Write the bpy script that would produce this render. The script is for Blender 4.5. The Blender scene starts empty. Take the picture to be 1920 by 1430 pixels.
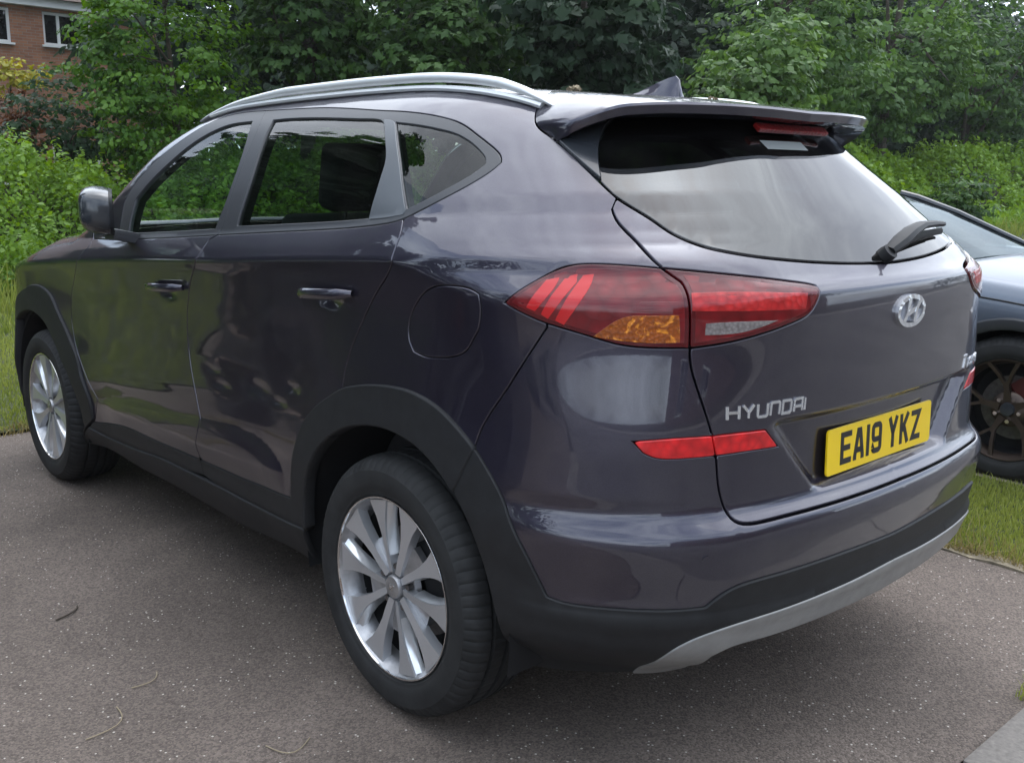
import bpy, bmesh, math, random
import numpy as np
from mathutils import Vector, Matrix
from mathutils.geometry import delaunay_2d_cdt
R=math.radians
scene=bpy.context.scene; col=scene.collection
# ------------------------------------------------------------------ camera, sky, sun, exposure
cam=bpy.data.cameras.new('camera'); camo=bpy.data.objects.new('camera',cam); col.objects.link(camo)
camo.location=(-1.99826,2.30578,1.40328); camo.rotation_euler=(1.36473,-0.01228,-2.30813)
cam.sensor_width=36; cam.lens=34.8497; cam.clip_start=.05; cam.clip_end=500
scene.camera=camo
SUN_EL=65; SUN_AZ=-60         # azimuth of the sun measured from +x towards +y
world=bpy.data.worlds.new('World'); scene.world=world; world.use_nodes=True
wn=world.node_tree.nodes; wl=world.node_tree.links; wn.clear()
wo=wn.new('ShaderNodeOutputWorld'); wb=wn.new('ShaderNodeBackground'); wb.inputs['Strength'].default_value=.14
sky=wn.new('ShaderNodeTexSky'); sky.sky_type='NISHITA'; sky.sun_disc=False
sky.sun_elevation=R(SUN_EL); sky.sun_rotation=R(90-SUN_AZ); sky.air_density=1.0; sky.dust_density=2.5; sky.ozone_density=1.0
tc=wn.new('ShaderNodeTexCoord'); mp=wn.new('ShaderNodeMapping'); mp.inputs['Scale'].default_value=(1,1,2.2); mp.inputs['Location'].default_value=(.3,.1,.4)
cn=wn.new('ShaderNodeTexNoise'); cn.inputs['Scale'].default_value=2.3; cn.inputs['Detail'].default_value=7; cn.inputs['Roughness'].default_value=.6; cn.inputs['Distortion'].default_value=.4
cr=wn.new('ShaderNodeValToRGB'); cr.color_ramp.elements[0].position=.34; cr.color_ramp.elements[0].color=(.12,.12,.12,1); cr.color_ramp.elements[1].position=.60; cr.color_ramp.elements[1].color=(1,1,1,1)
cc=wn.new('ShaderNodeValToRGB'); cc.color_ramp.elements[0].position=.35; cc.color_ramp.elements[0].color=(.45,.50,.58,1); cc.color_ramp.elements[1].position=.75; cc.color_ramp.elements[1].color=(1.0,1.02,1.05,1)
mx=wn.new('ShaderNodeMix'); mx.data_type='RGBA'
wl.new(tc.outputs['Generated'],mp.inputs['Vector']); wl.new(mp.outputs['Vector'],cn.inputs['Vector'])
wl.new(cn.outputs['Fac'],cr.inputs['Fac']); wl.new(cn.outputs['Fac'],cc.inputs['Fac'])
bw=wn.new('ShaderNodeRGBToBW'); wl.new(sky.outputs['Color'],bw.inputs['Color'])
cm=wn.new('ShaderNodeMix'); cm.data_type='RGBA'; cm.blend_type='MULTIPLY'; cm.inputs['Factor'].default_value=1; wl.new(bw.outputs['Val'],cm.inputs['A']); wl.new(cc.outputs['Color'],cm.inputs['B'])
wl.new(cr.outputs['Color'],mx.inputs['Factor']); wl.new(sky.outputs['Color'],mx.inputs['A']); am=wn.new('ShaderNodeMix'); am.data_type='RGBA'; am.blend_type='ADD'; am.inputs['Factor'].default_value=1; am.inputs['B'].default_value=(5.3,6.15,7.3,1)
wl.new(cm.outputs['Result'],am.inputs['A']); wl.new(am.outputs['Result'],mx.inputs['B'])
wl.new(mx.outputs['Result'],wb.inputs['Color']); wl.new(wb.outputs['Background'],wo.inputs['Surface'])
sl=bpy.data.lights.new('sun','SUN'); sl.energy=1.0; sl.angle=R(110); sl.color=(1,.95,.87)
so=bpy.data.objects.new('sun',sl); col.objects.link(so)
sd=Vector((math.cos(R(SUN_EL))*math.cos(R(SUN_AZ)),math.cos(R(SUN_EL))*math.sin(R(SUN_AZ)),math.sin(R(SUN_EL))))
so.rotation_euler=sd.to_track_quat('Z','Y').to_euler(); so.location=sd*40
vs=scene.view_settings; vs.view_transform='Standard'; vs.look='None'; vs.gamma=1; vs.use_curve_mapping=False; vs.exposure=.8
random.seed(7); rng=np.random.default_rng(7)
# ------------------------------------------------------------------ materials
def newmat(n):
    m=bpy.data.materials.new(n); m.use_nodes=True; nt=m.node_tree; b=nt.nodes['Principled BSDF']; return m,nt,b
def nd(nt,t,**k):
    n=nt.nodes.new(t)
    for a,v in k.items():
        if a in n.inputs: n.inputs[a].default_value=v
        else: setattr(n,a,v)
    return n
def pbr(n,c,rough=.5,metal=0,coat=0,coatr=.03,noise=0,nscale=30,bump=0,bscale=200,spec=.5,bdist=.002):
    m,nt,b=newmat(n); b.inputs['Base Color'].default_value=(*c,1); b.inputs['Roughness'].default_value=rough; b.inputs['Metallic'].default_value=metal
    b.inputs['Coat Weight'].default_value=coat; b.inputs['Coat Roughness'].default_value=coatr; b.inputs['Specular IOR Level'].default_value=spec
    g=nd(nt,'ShaderNodeNewGeometry')
    if noise:
        t=nd(nt,'ShaderNodeTexNoise',Scale=nscale,Detail=6.,Roughness=.6); nt.links.new(g.outputs['Position'],t.inputs['Vector'])
        r=nd(nt,'ShaderNodeMapRange'); r.inputs['From Min'].default_value=.3; r.inputs['From Max'].default_value=.7; r.inputs['To Min'].default_value=1-noise; r.inputs['To Max'].default_value=1+noise
        nt.links.new(t.outputs['Fac'],r.inputs['Value'])
        mm=nd(nt,'ShaderNodeMix',data_type='RGBA',blend_type='MULTIPLY'); mm.inputs['Factor'].default_value=1; mm.inputs['A'].default_value=(*c,1)
        nt.links.new(r.outputs['Result'],mm.inputs['B']); nt.links.new(mm.outputs['Result'],b.inputs['Base Color'])
    if bump:
        t=nd(nt,'ShaderNodeTexNoise',Scale=bscale,Detail=4.); nt.links.new(g.outputs['Position'],t.inputs['Vector'])
        bp=nd(nt,'ShaderNodeBump',Strength=bump,Distance=bdist); nt.links.new(t.outputs['Fac'],bp.inputs['Height']); nt.links.new(bp.outputs['Normal'],b.inputs['Normal'])
    return m
def car_paint(n,c,metal=.75,rough=.38,flake=.25,dust=.09):
    m,nt,b=newmat(n); g=nd(nt,'ShaderNodeNewGeometry')
    v=nd(nt,'ShaderNodeTexVoronoi',Scale=1600.); nt.links.new(g.outputs['Position'],v.inputs['Vector'])
    mr=nd(nt,'ShaderNodeMapRange'); mr.inputs['To Min'].default_value=1-flake; mr.inputs['To Max'].default_value=1+flake*1.6
    sp=nd(nt,'ShaderNodeSeparateColor'); nt.links.new(v.outputs['Color'],sp.inputs['Color']); nt.links.new(sp.outputs['Red'],mr.inputs['Value'])
    mm=nd(nt,'ShaderNodeMix',data_type='RGBA',blend_type='MULTIPLY'); mm.inputs['Factor'].default_value=1; mm.inputs['A'].default_value=(*c,1); nt.links.new(mr.outputs['Result'],mm.inputs['B'])
    # thin road dust, thicker low on the body
    dn=nd(nt,'ShaderNodeTexNoise',Scale=6.,Detail=9.,Roughness=.7); nt.links.new(g.outputs['Position'],dn.inputs['Vector'])
    dr=nd(nt,'ShaderNodeMapRange'); dr.inputs['From Min'].default_value=.42; dr.inputs['From Max'].default_value=.75; dr.inputs['To Min'].default_value=dust*.25; dr.inputs['To Max'].default_value=dust
    nt.links.new(dn.outputs['Fac'],dr.inputs['Value'])
    dm=nd(nt,'ShaderNodeMix',data_type='RGBA'); dm.inputs['B'].default_value=(.20,.185,.17,1); nt.links.new(dr.outputs['Result'],dm.inputs['Factor']); nt.links.new(mm.outputs['Result'],dm.inputs['A'])
    nt.links.new(dm.outputs['Result'],b.inputs['Base Color'])
    b.inputs['Metallic'].default_value=metal; b.inputs['Roughness'].default_value=rough; b.inputs['Coat Weight'].default_value=1; b.inputs['Coat IOR'].default_value=1.72
    rr=nd(nt,'ShaderNodeMapRange'); rr.inputs['From Min'].default_value=.4; rr.inputs['From Max'].default_value=.8; rr.inputs['To Min'].default_value=.012; rr.inputs['To Max'].default_value=.06
    nt.links.new(dn.outputs['Fac'],rr.inputs['Value']); nt.links.new(rr.outputs['Result'],b.inputs['Coat Roughness'])
    on=nd(nt,'ShaderNodeTexNoise',Scale=260.,Detail=1.); nt.links.new(g.outputs['Position'],on.inputs['Vector'])
    bp=nd(nt,'ShaderNodeBump',Strength=.02,Distance=.0006); nt.links.new(on.outputs['Fac'],bp.inputs['Height']); nt.links.new(bp.outputs['Normal'],b.inputs['Coat Normal'])
    return m
def tinted(n,tint,ior=1.5,rough=.0,dust=.03):
    m,nt,b=newmat(n); nt.nodes.remove(b); o=nt.nodes['Material Output']
    t=nd(nt,'ShaderNodeBsdfTransparent'); t.inputs['Color'].default_value=(*tint,1)
    g=nd(nt,'ShaderNodeBsdfGlossy'); g.inputs['Roughness'].default_value=rough; g.inputs['Color'].default_value=(1,1,1,1)
    lw=nd(nt,'ShaderNodeLayerWeight'); lw.inputs['Blend'].default_value=.5; f0=((ior-1)/(ior+1))**2
    p5=nd(nt,'ShaderNodeMath',operation='POWER'); p5.inputs[1].default_value=5; nt.links.new(lw.outputs['Facing'],p5.inputs[0])
    f=nd(nt,'ShaderNodeMath',operation='MULTIPLY_ADD'); f.inputs[1].default_value=1-f0; f.inputs[2].default_value=f0; nt.links.new(p5.outputs[0],f.inputs[0])
    d=nd(nt,'ShaderNodeBsdfDiffuse'); d.inputs['Color'].default_value=(.25,.24,.22,1)
    geo=nd(nt,'ShaderNodeNewGeometry'); nz=nd(nt,'ShaderNodeTexNoise',Scale=5.,Detail=8.); nt.links.new(geo.outputs['Position'],nz.inputs['Vector'])
    mr=nd(nt,'ShaderNodeMapRange'); mr.inputs['From Min'].default_value=.35; mr.inputs['From Max'].default_value=.75; mr.inputs['To Max'].default_value=dust; nt.links.new(nz.outputs['Fac'],mr.inputs['Value'])
    m1=nd(nt,'ShaderNodeMixShader'); nt.links.new(mr.outputs['Result'],m1.inputs[0]); nt.links.new(t.outputs[0],m1.inputs[1]); nt.links.new(d.outputs[0],m1.inputs[2])
    m2=nd(nt,'ShaderNodeMixShader'); nt.links.new(f.outputs[0],m2.inputs[0]); nt.links.new(m1.outputs[0],m2.inputs[1]); nt.links.new(g.outputs[0],m2.inputs[2])
    nt.links.new(m2.outputs[0],o.inputs['Surface']); return m
def lens(n,c,rough=.25,coat=1,stripe=0,spark=0):
    m=pbr(n,c,rough,0,coat,.015); nt=m.node_tree; b=nt.nodes['Principled BSDF']; b.inputs['Coat IOR'].default_value=1.45; b.inputs['Specular IOR Level'].default_value=.25
    if stripe:
        g=nd(nt,'ShaderNodeNewGeometry'); w=nd(nt,'ShaderNodeTexVoronoi',Scale=stripe); nt.links.new(g.outputs['Position'],w.inputs['Vector'])
        mr=nd(nt,'ShaderNodeMapRange'); mr.inputs['To Min'].default_value=1.25; mr.inputs['To Max'].default_value=.55; nt.links.new(w.outputs['Distance'],mr.inputs['Value'])
        mm=nd(nt,'ShaderNodeMix',data_type='RGBA',blend_type='MULTIPLY'); mm.inputs['Factor'].default_value=1; mm.inputs['A'].default_value=(*c,1); nt.links.new(mr.outputs['Result'],mm.inputs['B']); nt.links.new(mm.outputs['Result'],b.inputs['Base Color'])
        if spark:  # glints of the bowl facets, painted into the lens colour
            sn=nd(nt,'ShaderNodeTexNoise',Scale=38.,Detail=3.,Distortion=1.5); nt.links.new(g.outputs['Position'],sn.inputs['Vector']); sr=nd(nt,'ShaderNodeMapRange'); sr.inputs['From Min'].default_value=.54; sr.inputs['From Max'].default_value=.66; nt.links.new(sn.outputs['Fac'],sr.inputs['Value'])
            sx=nd(nt,'ShaderNodeMix',data_type='RGBA'); sx.inputs['B'].default_value=(min(1,c[0]*spark),min(1,c[1]*spark*1.6),c[2]*spark*3,1); nt.links.new(sr.outputs['Result'],sx.inputs['Factor']); nt.links.new(mm.outputs['Result'],sx.inputs['A']); nt.links.new(sx.outputs['Result'],b.inputs['Base Color'])
        bp=nd(nt,'ShaderNodeBump',Strength=.6,Distance=.003); nt.links.new(w.outputs['Distance'],bp.inputs['Height']); nt.links.new(bp.outputs['Normal'],b.inputs['Normal'])
    return m
def leaf_mat(n,c1,c2,trans=.35,rough=.45,patch=None):
    m,nt,b=newmat(n); o=nt.nodes['Material Output']
    a=nd(nt,'ShaderNodeAttribute',attribute_name='tone'); rp=nd(nt,'ShaderNodeValToRGB'); rp.color_ramp.elements[0].color=(*c1,1); rp.color_ramp.elements[1].color=(*c2,1)
    nt.links.new(a.outputs['Fac'],rp.inputs['Fac'])
    nt.links.new(rp.outputs['Color'],b.inputs['Base Color']); b.inputs['Roughness'].default_value=rough; b.inputs['Specular IOR Level'].default_value=.22
    t=nd(nt,'ShaderNodeBsdfTranslucent'); hs=nd(nt,'ShaderNodeHueSaturation'); hs.inputs['Value'].default_value=1.5; hs.inputs['Saturation'].default_value=1.15; hs.inputs['Hue'].default_value=.485
    nt.links.new(rp.outputs['Color'],hs.inputs['Color']); nt.links.new(hs.outputs['Color'],t.inputs['Color'])
    mx=nd(nt,'ShaderNodeMixShader'); mx.inputs[0].default_value=trans; nt.links.new(b.outputs[0],mx.inputs[1]); nt.links.new(t.outputs[0],mx.inputs[2]); nt.links.new(mx.outputs[0],o.inputs['Surface'])
    return m
M={}
M['paint']=car_paint('aubergine_grey_paint',(.029,.025,.045))
M['paint2']=car_paint('blue_grey_paint',(.12,.145,.185),.5,.42,.12)
M['paint2'].node_tree.nodes['Principled BSDF'].inputs['Coat Weight'].default_value=.4
M['plastic']=pbr('black_textured_plastic',(.0135,.0138,.015),.55,noise=.25,nscale=25,bump=.25,bscale=900,bdist=.0006,spec=.4)
M['trim']=pbr('satin_black_trim',(.045,.047,.052),.38,spec=.5)
M['bar']=pbr('grey_trim',(.10,.11,.12),.35)
M['gloss']=pbr('gloss_black',(.03,.034,.04),.22,coat=.6)
M['seal']=pbr('rubber_seal',(.008,.008,.009),.6)
M['under']=pbr('dark_underbody',(.006,.006,.007),.8)
M['cabin']=pbr('cabin_trim',(.012,.012,.013),.75)
M['seat']=pbr('seat_cloth',(.02,.02,.022),.85,noise=.2,nscale=60)
M['rubber']=pbr('tyre_rubber',(.021,.021,.021),.72,noise=.35,nscale=14,bump=.15,bscale=300,spec=.35)
M['alloy']=pbr('silver_alloy',(.80,.81,.82),.28,metal=.8,noise=.06,nscale=20)
M['alloyface']=pbr('grey_alloy_face',(.62,.63,.65),.34,metal=.75)
M['barrel']=pbr('alloy_barrel',(.45,.45,.46),.42,metal=.9,noise=.2,nscale=30)
M['disc']=pbr('brake_steel',(.16,.15,.145),.45,metal=.8,noise=.3,nscale=40)
M['chrome']=pbr('chrome',(.80,.81,.82),.09,metal=1)
M['satin']=pbr('satin_silver',(.80,.82,.82),.36,metal=.35,spec=.5)
M['letter']=pbr('bright_badge_silver',(.80,.81,.83),.20,metal=.85)
M['skid']=pbr('silver_grey_plastic',(.28,.275,.265),.42,metal=.3,noise=.12,nscale=18)
M['plate']=pbr('yellow_plate',(.95,.64,.004),.30,coat=.3,coatr=.15)
M['ink']=pbr('plate_black',(.012,.012,.012),.35)
M['glass']=tinted('clear_green_glass',(.80,.93,.86),dust=.015)
M['privacy']=tinted('privacy_glass',(.33,.42,.37),1.5,dust=.02)
M['rearglass']=tinted('rear_window_glass',(.035,.04,.045),1.9)
M['lensdark']=lens('dark_red_lens',(.085,.003,.006),.2)
M['lensred']=lens('red_lens',(.17,.005,.008),.3,stripe=34)
M['lensbar']=lens('bright_red_bar',(.56,.013,.015),.3)
M['lensband']=lens('red_reflector_band',(.50,.02,.02),.35,stripe=60)
M['amber']=lens('amber_lens',(.34,.075,.004),.3,stripe=120,spark=2.6)
M['clear']=lens('clear_ribbed_lens',(.24,.21,.20),.2,stripe=130)
M['reflect']=lens('red_reflector',(.66,.014,.016),.3,stripe=45)
M['led']=lens('dim_red_led',(.25,.010,.010),.35,stripe=120)
M['label']=pbr('pale_patch_grey',(.18,.20,.20),.5)  # flat pale tone for the patch on the rear window
M['bronze']=pbr('dark_bronze_alloy',(.10,.075,.062),.38,metal=.75,noise=.1)
M['caliper']=pbr('red_caliper',(.07,.012,.010),.5)
M['navy']=car_paint('navy_paint',(.010,.012,.028),.5,.4,.1)
M['white']=pbr('white_upvc',(.75,.76,.74),.45)
M['glass2']=tinted('dark_car_glass',(.25,.29,.28),1.4)
for q_ in M['glass2'].node_tree.nodes:
    if q_.type=='BSDF_GLOSSY': q_.inputs['Color'].default_value=(.42,.47,.50,1)
M['housepane']=tinted('house_window',(.05,.055,.06),1.7)
# ------------------------------------------------------------------ object helpers
def tag(o,label=None,cat=None,group=None,kind=None):
    for k,v in (('label',label),('category',cat),('group',group),('kind',kind)):
        if v: o[k]=v
    return o
def link(name,me,mat=None,parent=None):
    o=bpy.data.objects.new(name,me); col.objects.link(o)
    if mat is not None and len(me.materials)==0: me.materials.append(mat)
    if parent is not None: o.parent=parent
    return o
def empty(name,loc=(0,0,0),rz=0):
    o=bpy.data.objects.new(name,None); col.objects.link(o); o.location=loc; o.rotation_euler=(0,0,rz); o.empty_display_size=.2; return o
def mesh_np(name,V,Fc,N=None,smooth=True,mat=None):
    me=bpy.data.meshes.new(name); V=np.asarray(V,float)
    me.from_pydata(V.tolist(),[],[tuple(int(i) for i in f) for f in Fc]); 
    if smooth: me.polygons.foreach_set('use_smooth',[True]*len(me.polygons))
    if N is not None:
        me.normals_split_custom_set_from_vertices([tuple(n) for n in np.asarray(N,float)])
    if mat: me.materials.append(mat)
    me.update(); return me
def tris_np(name,V,T,mat,tone=None,smooth=False,quad=False):
    "fast mesh from numpy: T (n,3) or (n,4)"
    V=np.asarray(V,np.float32); T=np.asarray(T,np.int32); k=T.shape[1]
    me=bpy.data.meshes.new(name); me.vertices.add(len(V)); me.vertices.foreach_set('co',V.ravel())
    me.loops.add(T.size); me.loops.foreach_set('vertex_index',T.ravel()); me.polygons.add(len(T))
    me.polygons.foreach_set('loop_start',np.arange(0,T.size,k,dtype=np.int32)); me.polygons.foreach_set('loop_total',np.full(len(T),k,np.int32))
    if smooth: me.polygons.foreach_set('use_smooth',np.ones(len(T),bool))
    me.update(calc_edges=True)
    if tone is not None:
        a=me.attributes.new('tone','FLOAT','FACE'); a.data.foreach_set('value',np.asarray(tone,np.float32))
    me.materials.append(mat); me.validate(); return me
def join(parts):
    V=[];Fs=[];N=[];n=0
    for v,f,nn in parts:
        V.append(v); N.append(nn); Fs+= [tuple(i+n for i in q) for q in f]; n+=len(v)
    return np.vstack(V),Fs,np.vstack(N)
def mirror(p):
    v,f,n=p; m=np.array([1,-1,1]); return v*m,[tuple(reversed(q)) for q in f],n*m
def bm_obj(name,bm,mat,parent=None,smooth=False,bevel=0,seg=2,angle=None):
    if bevel: bmesh.ops.bevel(bm,geom=[e for e in bm.edges if e.is_manifold and e.calc_face_angle(0)>R(30)],offset=bevel,segments=seg,affect='EDGES',profile=.7,clamp_overlap=True)
    bmesh.ops.recalc_face_normals(bm,faces=bm.faces)
    me=bpy.data.meshes.new(name); bm.to_mesh(me); bm.free()
    if smooth:
        me.polygons.foreach_set('use_smooth',[True]*len(me.polygons))
        if angle: me.set_sharp_from_angle(angle=R(angle))
    return link(name,me,mat,parent)
def box(bm,c,s,rz=0,rx=0,ry=0):
    m=Matrix.Translation(c)@Matrix.Rotation(rz,4,'Z')@Matrix.Rotation(ry,4,'Y')@Matrix.Rotation(rx,4,'X')@Matrix.Diagonal((*s,1))
    return bmesh.ops.create_cube(bm,size=1,matrix=m)
def lathe(prof,n=64,axis='y',closed=False):
    "profile list of (r, a): revolve round the y axis"
    V=[];Fs=[]; P=len(prof)
    for i in range(n):
        t=2*math.pi*i/n
        for r,a in prof: V.append((r*math.cos(t),a,r*math.sin(t)))
    for i in range(n):
        j=(i+1)%n
        for k in range(P if closed else P-1):
            l=(k+1)%P; Fs.append((i*P+k,i*P+l,j*P+l,j*P+k))
    return np.array(V),Fs
def tube(path,rad,n=8,flat=None,cap=True):
    "swept tube; rad scalar, list or (w,h) list with a fixed up vector"
    P=[Vector(p) for p in path]; V=[];Fs=[]
    for i,p in enumerate(P):
        d=(P[min(i+1,len(P)-1)]-P[max(i-1,0)]).normalized(); up=Vector(flat) if flat else (Vector((0,0,1)) if abs(d.z)<.95 else Vector((1,0,0)))
        s=d.cross(up).normalized(); u=s.cross(d).normalized()
        r=rad[i] if isinstance(rad,(list,tuple)) and not isinstance(rad[0],(int,float)) or isinstance(rad,list) else rad
        w,h=(r if isinstance(r,(tuple,list)) else (r,r))
        for k in range(n):
            a=2*math.pi*k/n; V.append(p+s*(w*math.cos(a))+u*(h*math.sin(a)))
    for i in range(len(P)-1):
        for k in range(n): l=(k+1)%n; Fs.append((i*n+k,i*n+l,(i+1)*n+l,(i+1)*n+k))
    if cap: Fs.append(tuple(range(n-1,-1,-1))); Fs.append(tuple((len(P)-1)*n+k for k in range(n)))
    return [tuple(v) for v in V],Fs
def fix(me):
    bm=bmesh.new(); bm.from_mesh(me); bmesh.ops.recalc_face_normals(bm,faces=bm.faces); bm.to_mesh(me); bm.free(); return me
def mobj(name,VF,mat,parent=None,smooth=True,angle=40):
    me=mesh_np(name,VF[0],VF[1],None,smooth); fix(me)
    if smooth and angle: me.set_sharp_from_angle(angle=R(angle))
    return link(name,me,mat,parent)
# ------------------------------------------------------------------ body surface of the SUV: side, rear, roof and front shapes blended at the corners
def sm(a,b,x):
    t=np.clip((x-a)/(b-a),0,1); return t*t*(3-2*t)
class Spl:
    "monotone cubic (pchip) interpolation with linear extrapolation"
    def __init__(s,pts):
        p=np.array(sorted(pts),float); s.x=p[:,0]; s.y=p[:,1]
        h=np.diff(s.x); d=np.diff(s.y)/h; m=np.zeros(len(s.x))
        m[0]=d[0]; m[-1]=d[-1]
        for i in range(1,len(d)):
            if d[i-1]*d[i]>0:
                w1=2*h[i]+h[i-1]; w2=h[i]+2*h[i-1]; m[i]=(w1+w2)/(w1/d[i-1]+w2/d[i])
        s.m=m
    def __call__(s,q):
        q=np.asarray(q,float); i=np.clip(np.searchsorted(s.x,q)-1,0,len(s.x)-2)
        h=s.x[i+1]-s.x[i]; t=np.clip((q-s.x[i])/h,0,1); t2=t*t; t3=t2*t
        r=(2*t3-3*t2+1)*s.y[i]+(t3-2*t2+t)*h*s.m[i]+(-2*t3+3*t2)*s.y[i+1]+(t3-t2)*h*s.m[i+1]
        r=r+np.where(q<s.x[0],(q-s.x[0])*s.m[0],0)+np.where(q>s.x[-1],(q-s.x[-1])*s.m[-1],0)
        return r
# heights of the shoulder crease and of the belt line along the car (x forward from rear axle)
ZC=Spl([(-1.0,1.225),(-.5,1.218),(-.07,1.200),(.4,1.170),(.88,1.132),(1.6,1.085),(2.4,1.02),(3.4,.93)])
ZB=Spl([(-1.0,1.335),(-.3,1.32),(0,1.302),(.35,1.262),(1.0,1.215),(1.8,1.157),(2.3,1.115),(3.4,1.02)])
# half width below the crease, by height above ground (relative 0..1 to crease)
PL=Spl([(.10,.76),(.20,.815),(.28,.862),(.34,.884),(.42,.889),(.52,.897),(.60,.892),(.72,.885),(.86,.889),(.96,.900),(1.0,.908)])
# from crease to belt: 0..1
PM=Spl([(0,.908),(.12,.902),(.4,.888),(.75,.868),(1.0,.852)])
# glasshouse: height above belt in m
PU=Spl([(0,.852),(.03,.843),(.10,.814),(.18,.770),(.25,.724),(.31,.676),(.36,.622),(.40,.565),(.44,.49)])
TU=Spl([(-1.0,-.16),(-.6,-.085),(-.2,-.028),(.2,-.003),(.7,0),(1.3,.008),(2.0,-.01),(3,-.10)])
TLo=Spl([(-1.0,-.10),(-.75,-.05),(-.5,-.014),(-.15,0.004),(.15,.004),(.5,0),(1.6,0),(2.2,0),(2.7,0),(3.1,-.02),(3.3,-.07),(3.8,-.3)])
ARC=Spl([(.50,.50),(.54,.532),(.566,.561),(.63,.59),(.73,.605),(.88,.607),(1.06,.595),(1.29,.578),(1.53,.564),(1.8,.541),(2.0,.497),(2.1,.48)])
ARL=Spl([(.50,.50),(.54,.530),(.9,.508),(1.35,.498),(2.0,.480),(2.1,.48)])
DENTED=False
DENTS=[(.80,.80,.20,.085,.003),(1.02,.765,.045,.012,.0025),(.95,.725,.05,.011,.003),(.70,.755,.06,.02,.004),(.50,.79,.035,.014,.003),(.58,.735,.035,.010,.003)]
CUPS=[(.275,1.068,.052,.016,.010),(1.31,.992,.052,.016,.010)]
def side_y(x,z):
    zc=ZC(x); zb=ZB(x)
    lo=PL(np.clip(z/zc,-.2,1)); mi=PM(np.clip((z-zc)/(zb-zc),0,1)); up=PU(np.clip((z-zb)*.42/(1.665-zb),0,.6))
    y=np.where(z<zc,lo,np.where(z<zb,mi,up))
    w=sm(0,1,np.clip((z-zc+.02)/.35,0,1))
    y=y+TLo(x)*(1-w)+TU(x)*w
    # arch swell over both wheels
    for cx in (0,2.67):
        d=np.sqrt((x-cx)**2+(z-.343)**2)
        y=y+.018*(1-sm(.42,.75,d))*sm(.15,.35,z)
    A=ARC(x); Lw=ARL(x); am=.018*np.clip((A-Lw)/.07,0,1)*((x>.5)&(x<2.1))
    y=y+am*np.where(z>Lw,np.clip((A-z)/np.maximum(A-Lw,.004),0,1),1-sm(0,1,np.clip((Lw-z)/.09,0,1)))
    for a,b,sa,sb,d in CUPS+(DENTS if DENTED else []): y=y-d*np.exp(-((x-a)/sa)**2-((z-b)/sb)**2)
    return y
XR=Spl([(.20,-.64),(.28,-.74),(.33,-.828),(.37,-.868),(.42,-.886),(.462,-.900),(.475,-.893),(.50,-.897),(.58,-.914),(.635,-.922),(.660,-.918),(.680,-.902),(.697,-.885),(.715,-.878),(.80,-.876),(.90,-.882),(1.0,-.886),(1.10,-.888),(1.155,-.884),(1.172,-.874),(1.19,-.852),(1.215,-.828),(1.30,-.748),(1.40,-.643),(1.50,-.535),(1.58,-.445),(1.65,-.365)])
def rear_x(y,z):
    c=.135+.09*sm(1.1,1.5,z)
    w=.29+.16*np.clip((z-.71)/.17,0,1)
    rec=.036*sm(.700,.722,z)*(1-sm(.866,.892,z))*(1-sm(w-.015,w+.05,np.abs(y)))
    return XR(z)+c*y*y+.10*y**4+rec
ZR=Spl([(-.9,1.485),(-.6,1.547),(-.4,1.583),(-.15,1.618),(0,1.632),(.35,1.658),(.7,1.675),(.95,1.678),(1.2,1.670),(1.45,1.646),(1.6,1.618),(1.72,1.580),(1.85,1.508),(2.0,1.410),(2.15,1.315),(2.3,1.235),(2.38,1.20),(2.46,1.18),(2.65,1.155),(2.9,1.085),(3.2,1.0),(3.4,.92),(3.6,.74)])
def roof_z(x,y):
    k=.03+.12*sm(1.2,1.7,x)-.06*sm(2.1,2.5,x)
    return ZR(x)-k*y*y
def front_x(y,z):
    XF=3.57-.10*sm(.6,.95,z)-.12*sm(.45,.2,z)
    return XF-.16*y*y-.2*y**4
def fil(f1,f2,r,p=2.4):
    a=np.maximum(f1+r,0); b=np.maximum(f2+r,0)
    inner=np.maximum(f1,f2)
    both=(a>0)&(b>0)
    return np.where(both,(a**p+b**p+1e-15)**(1/p)-r,inner)
def F(P):
    x=P[...,0]; y=np.abs(P[...,1]); z=P[...,2]
    e=1e-3
    s=side_y(x,z); gz=(side_y(x,z+.04)-side_y(x,z-.04))/.08
    fs=(y-s)/np.sqrt(1+np.clip(gz,-2,2)**2)
    rx=rear_x(y,z); gz=(rear_x(y,z+.03)-rear_x(y,z-.03))/.06
    fr=(rx-x)/np.sqrt(1+np.clip(gz,-2,2)**2)
    rz=roof_z(x,y); gx=(roof_z(x+.03,y)-roof_z(x-.03,y))/.06
    ft=(z-rz)/np.sqrt(1+np.clip(gx,-3,3)**2)
    ff=x-front_x(y,z)
    rc=.30+.13*sm(.8,1.1,z)
    f=fil(fs,fr,rc)
    f=fil(f,ff,.20)
    f=fil(f,ft,.055)
    return np.maximum(f,.20-z)
def grad(P,h=.003):
    g=np.stack([F(P+np.eye(3)[i]*h)-F(P-np.eye(3)[i]*h) for i in range(3)],-1)
    return g/(np.linalg.norm(g,axis=-1,keepdims=True)+1e-12)
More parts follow.
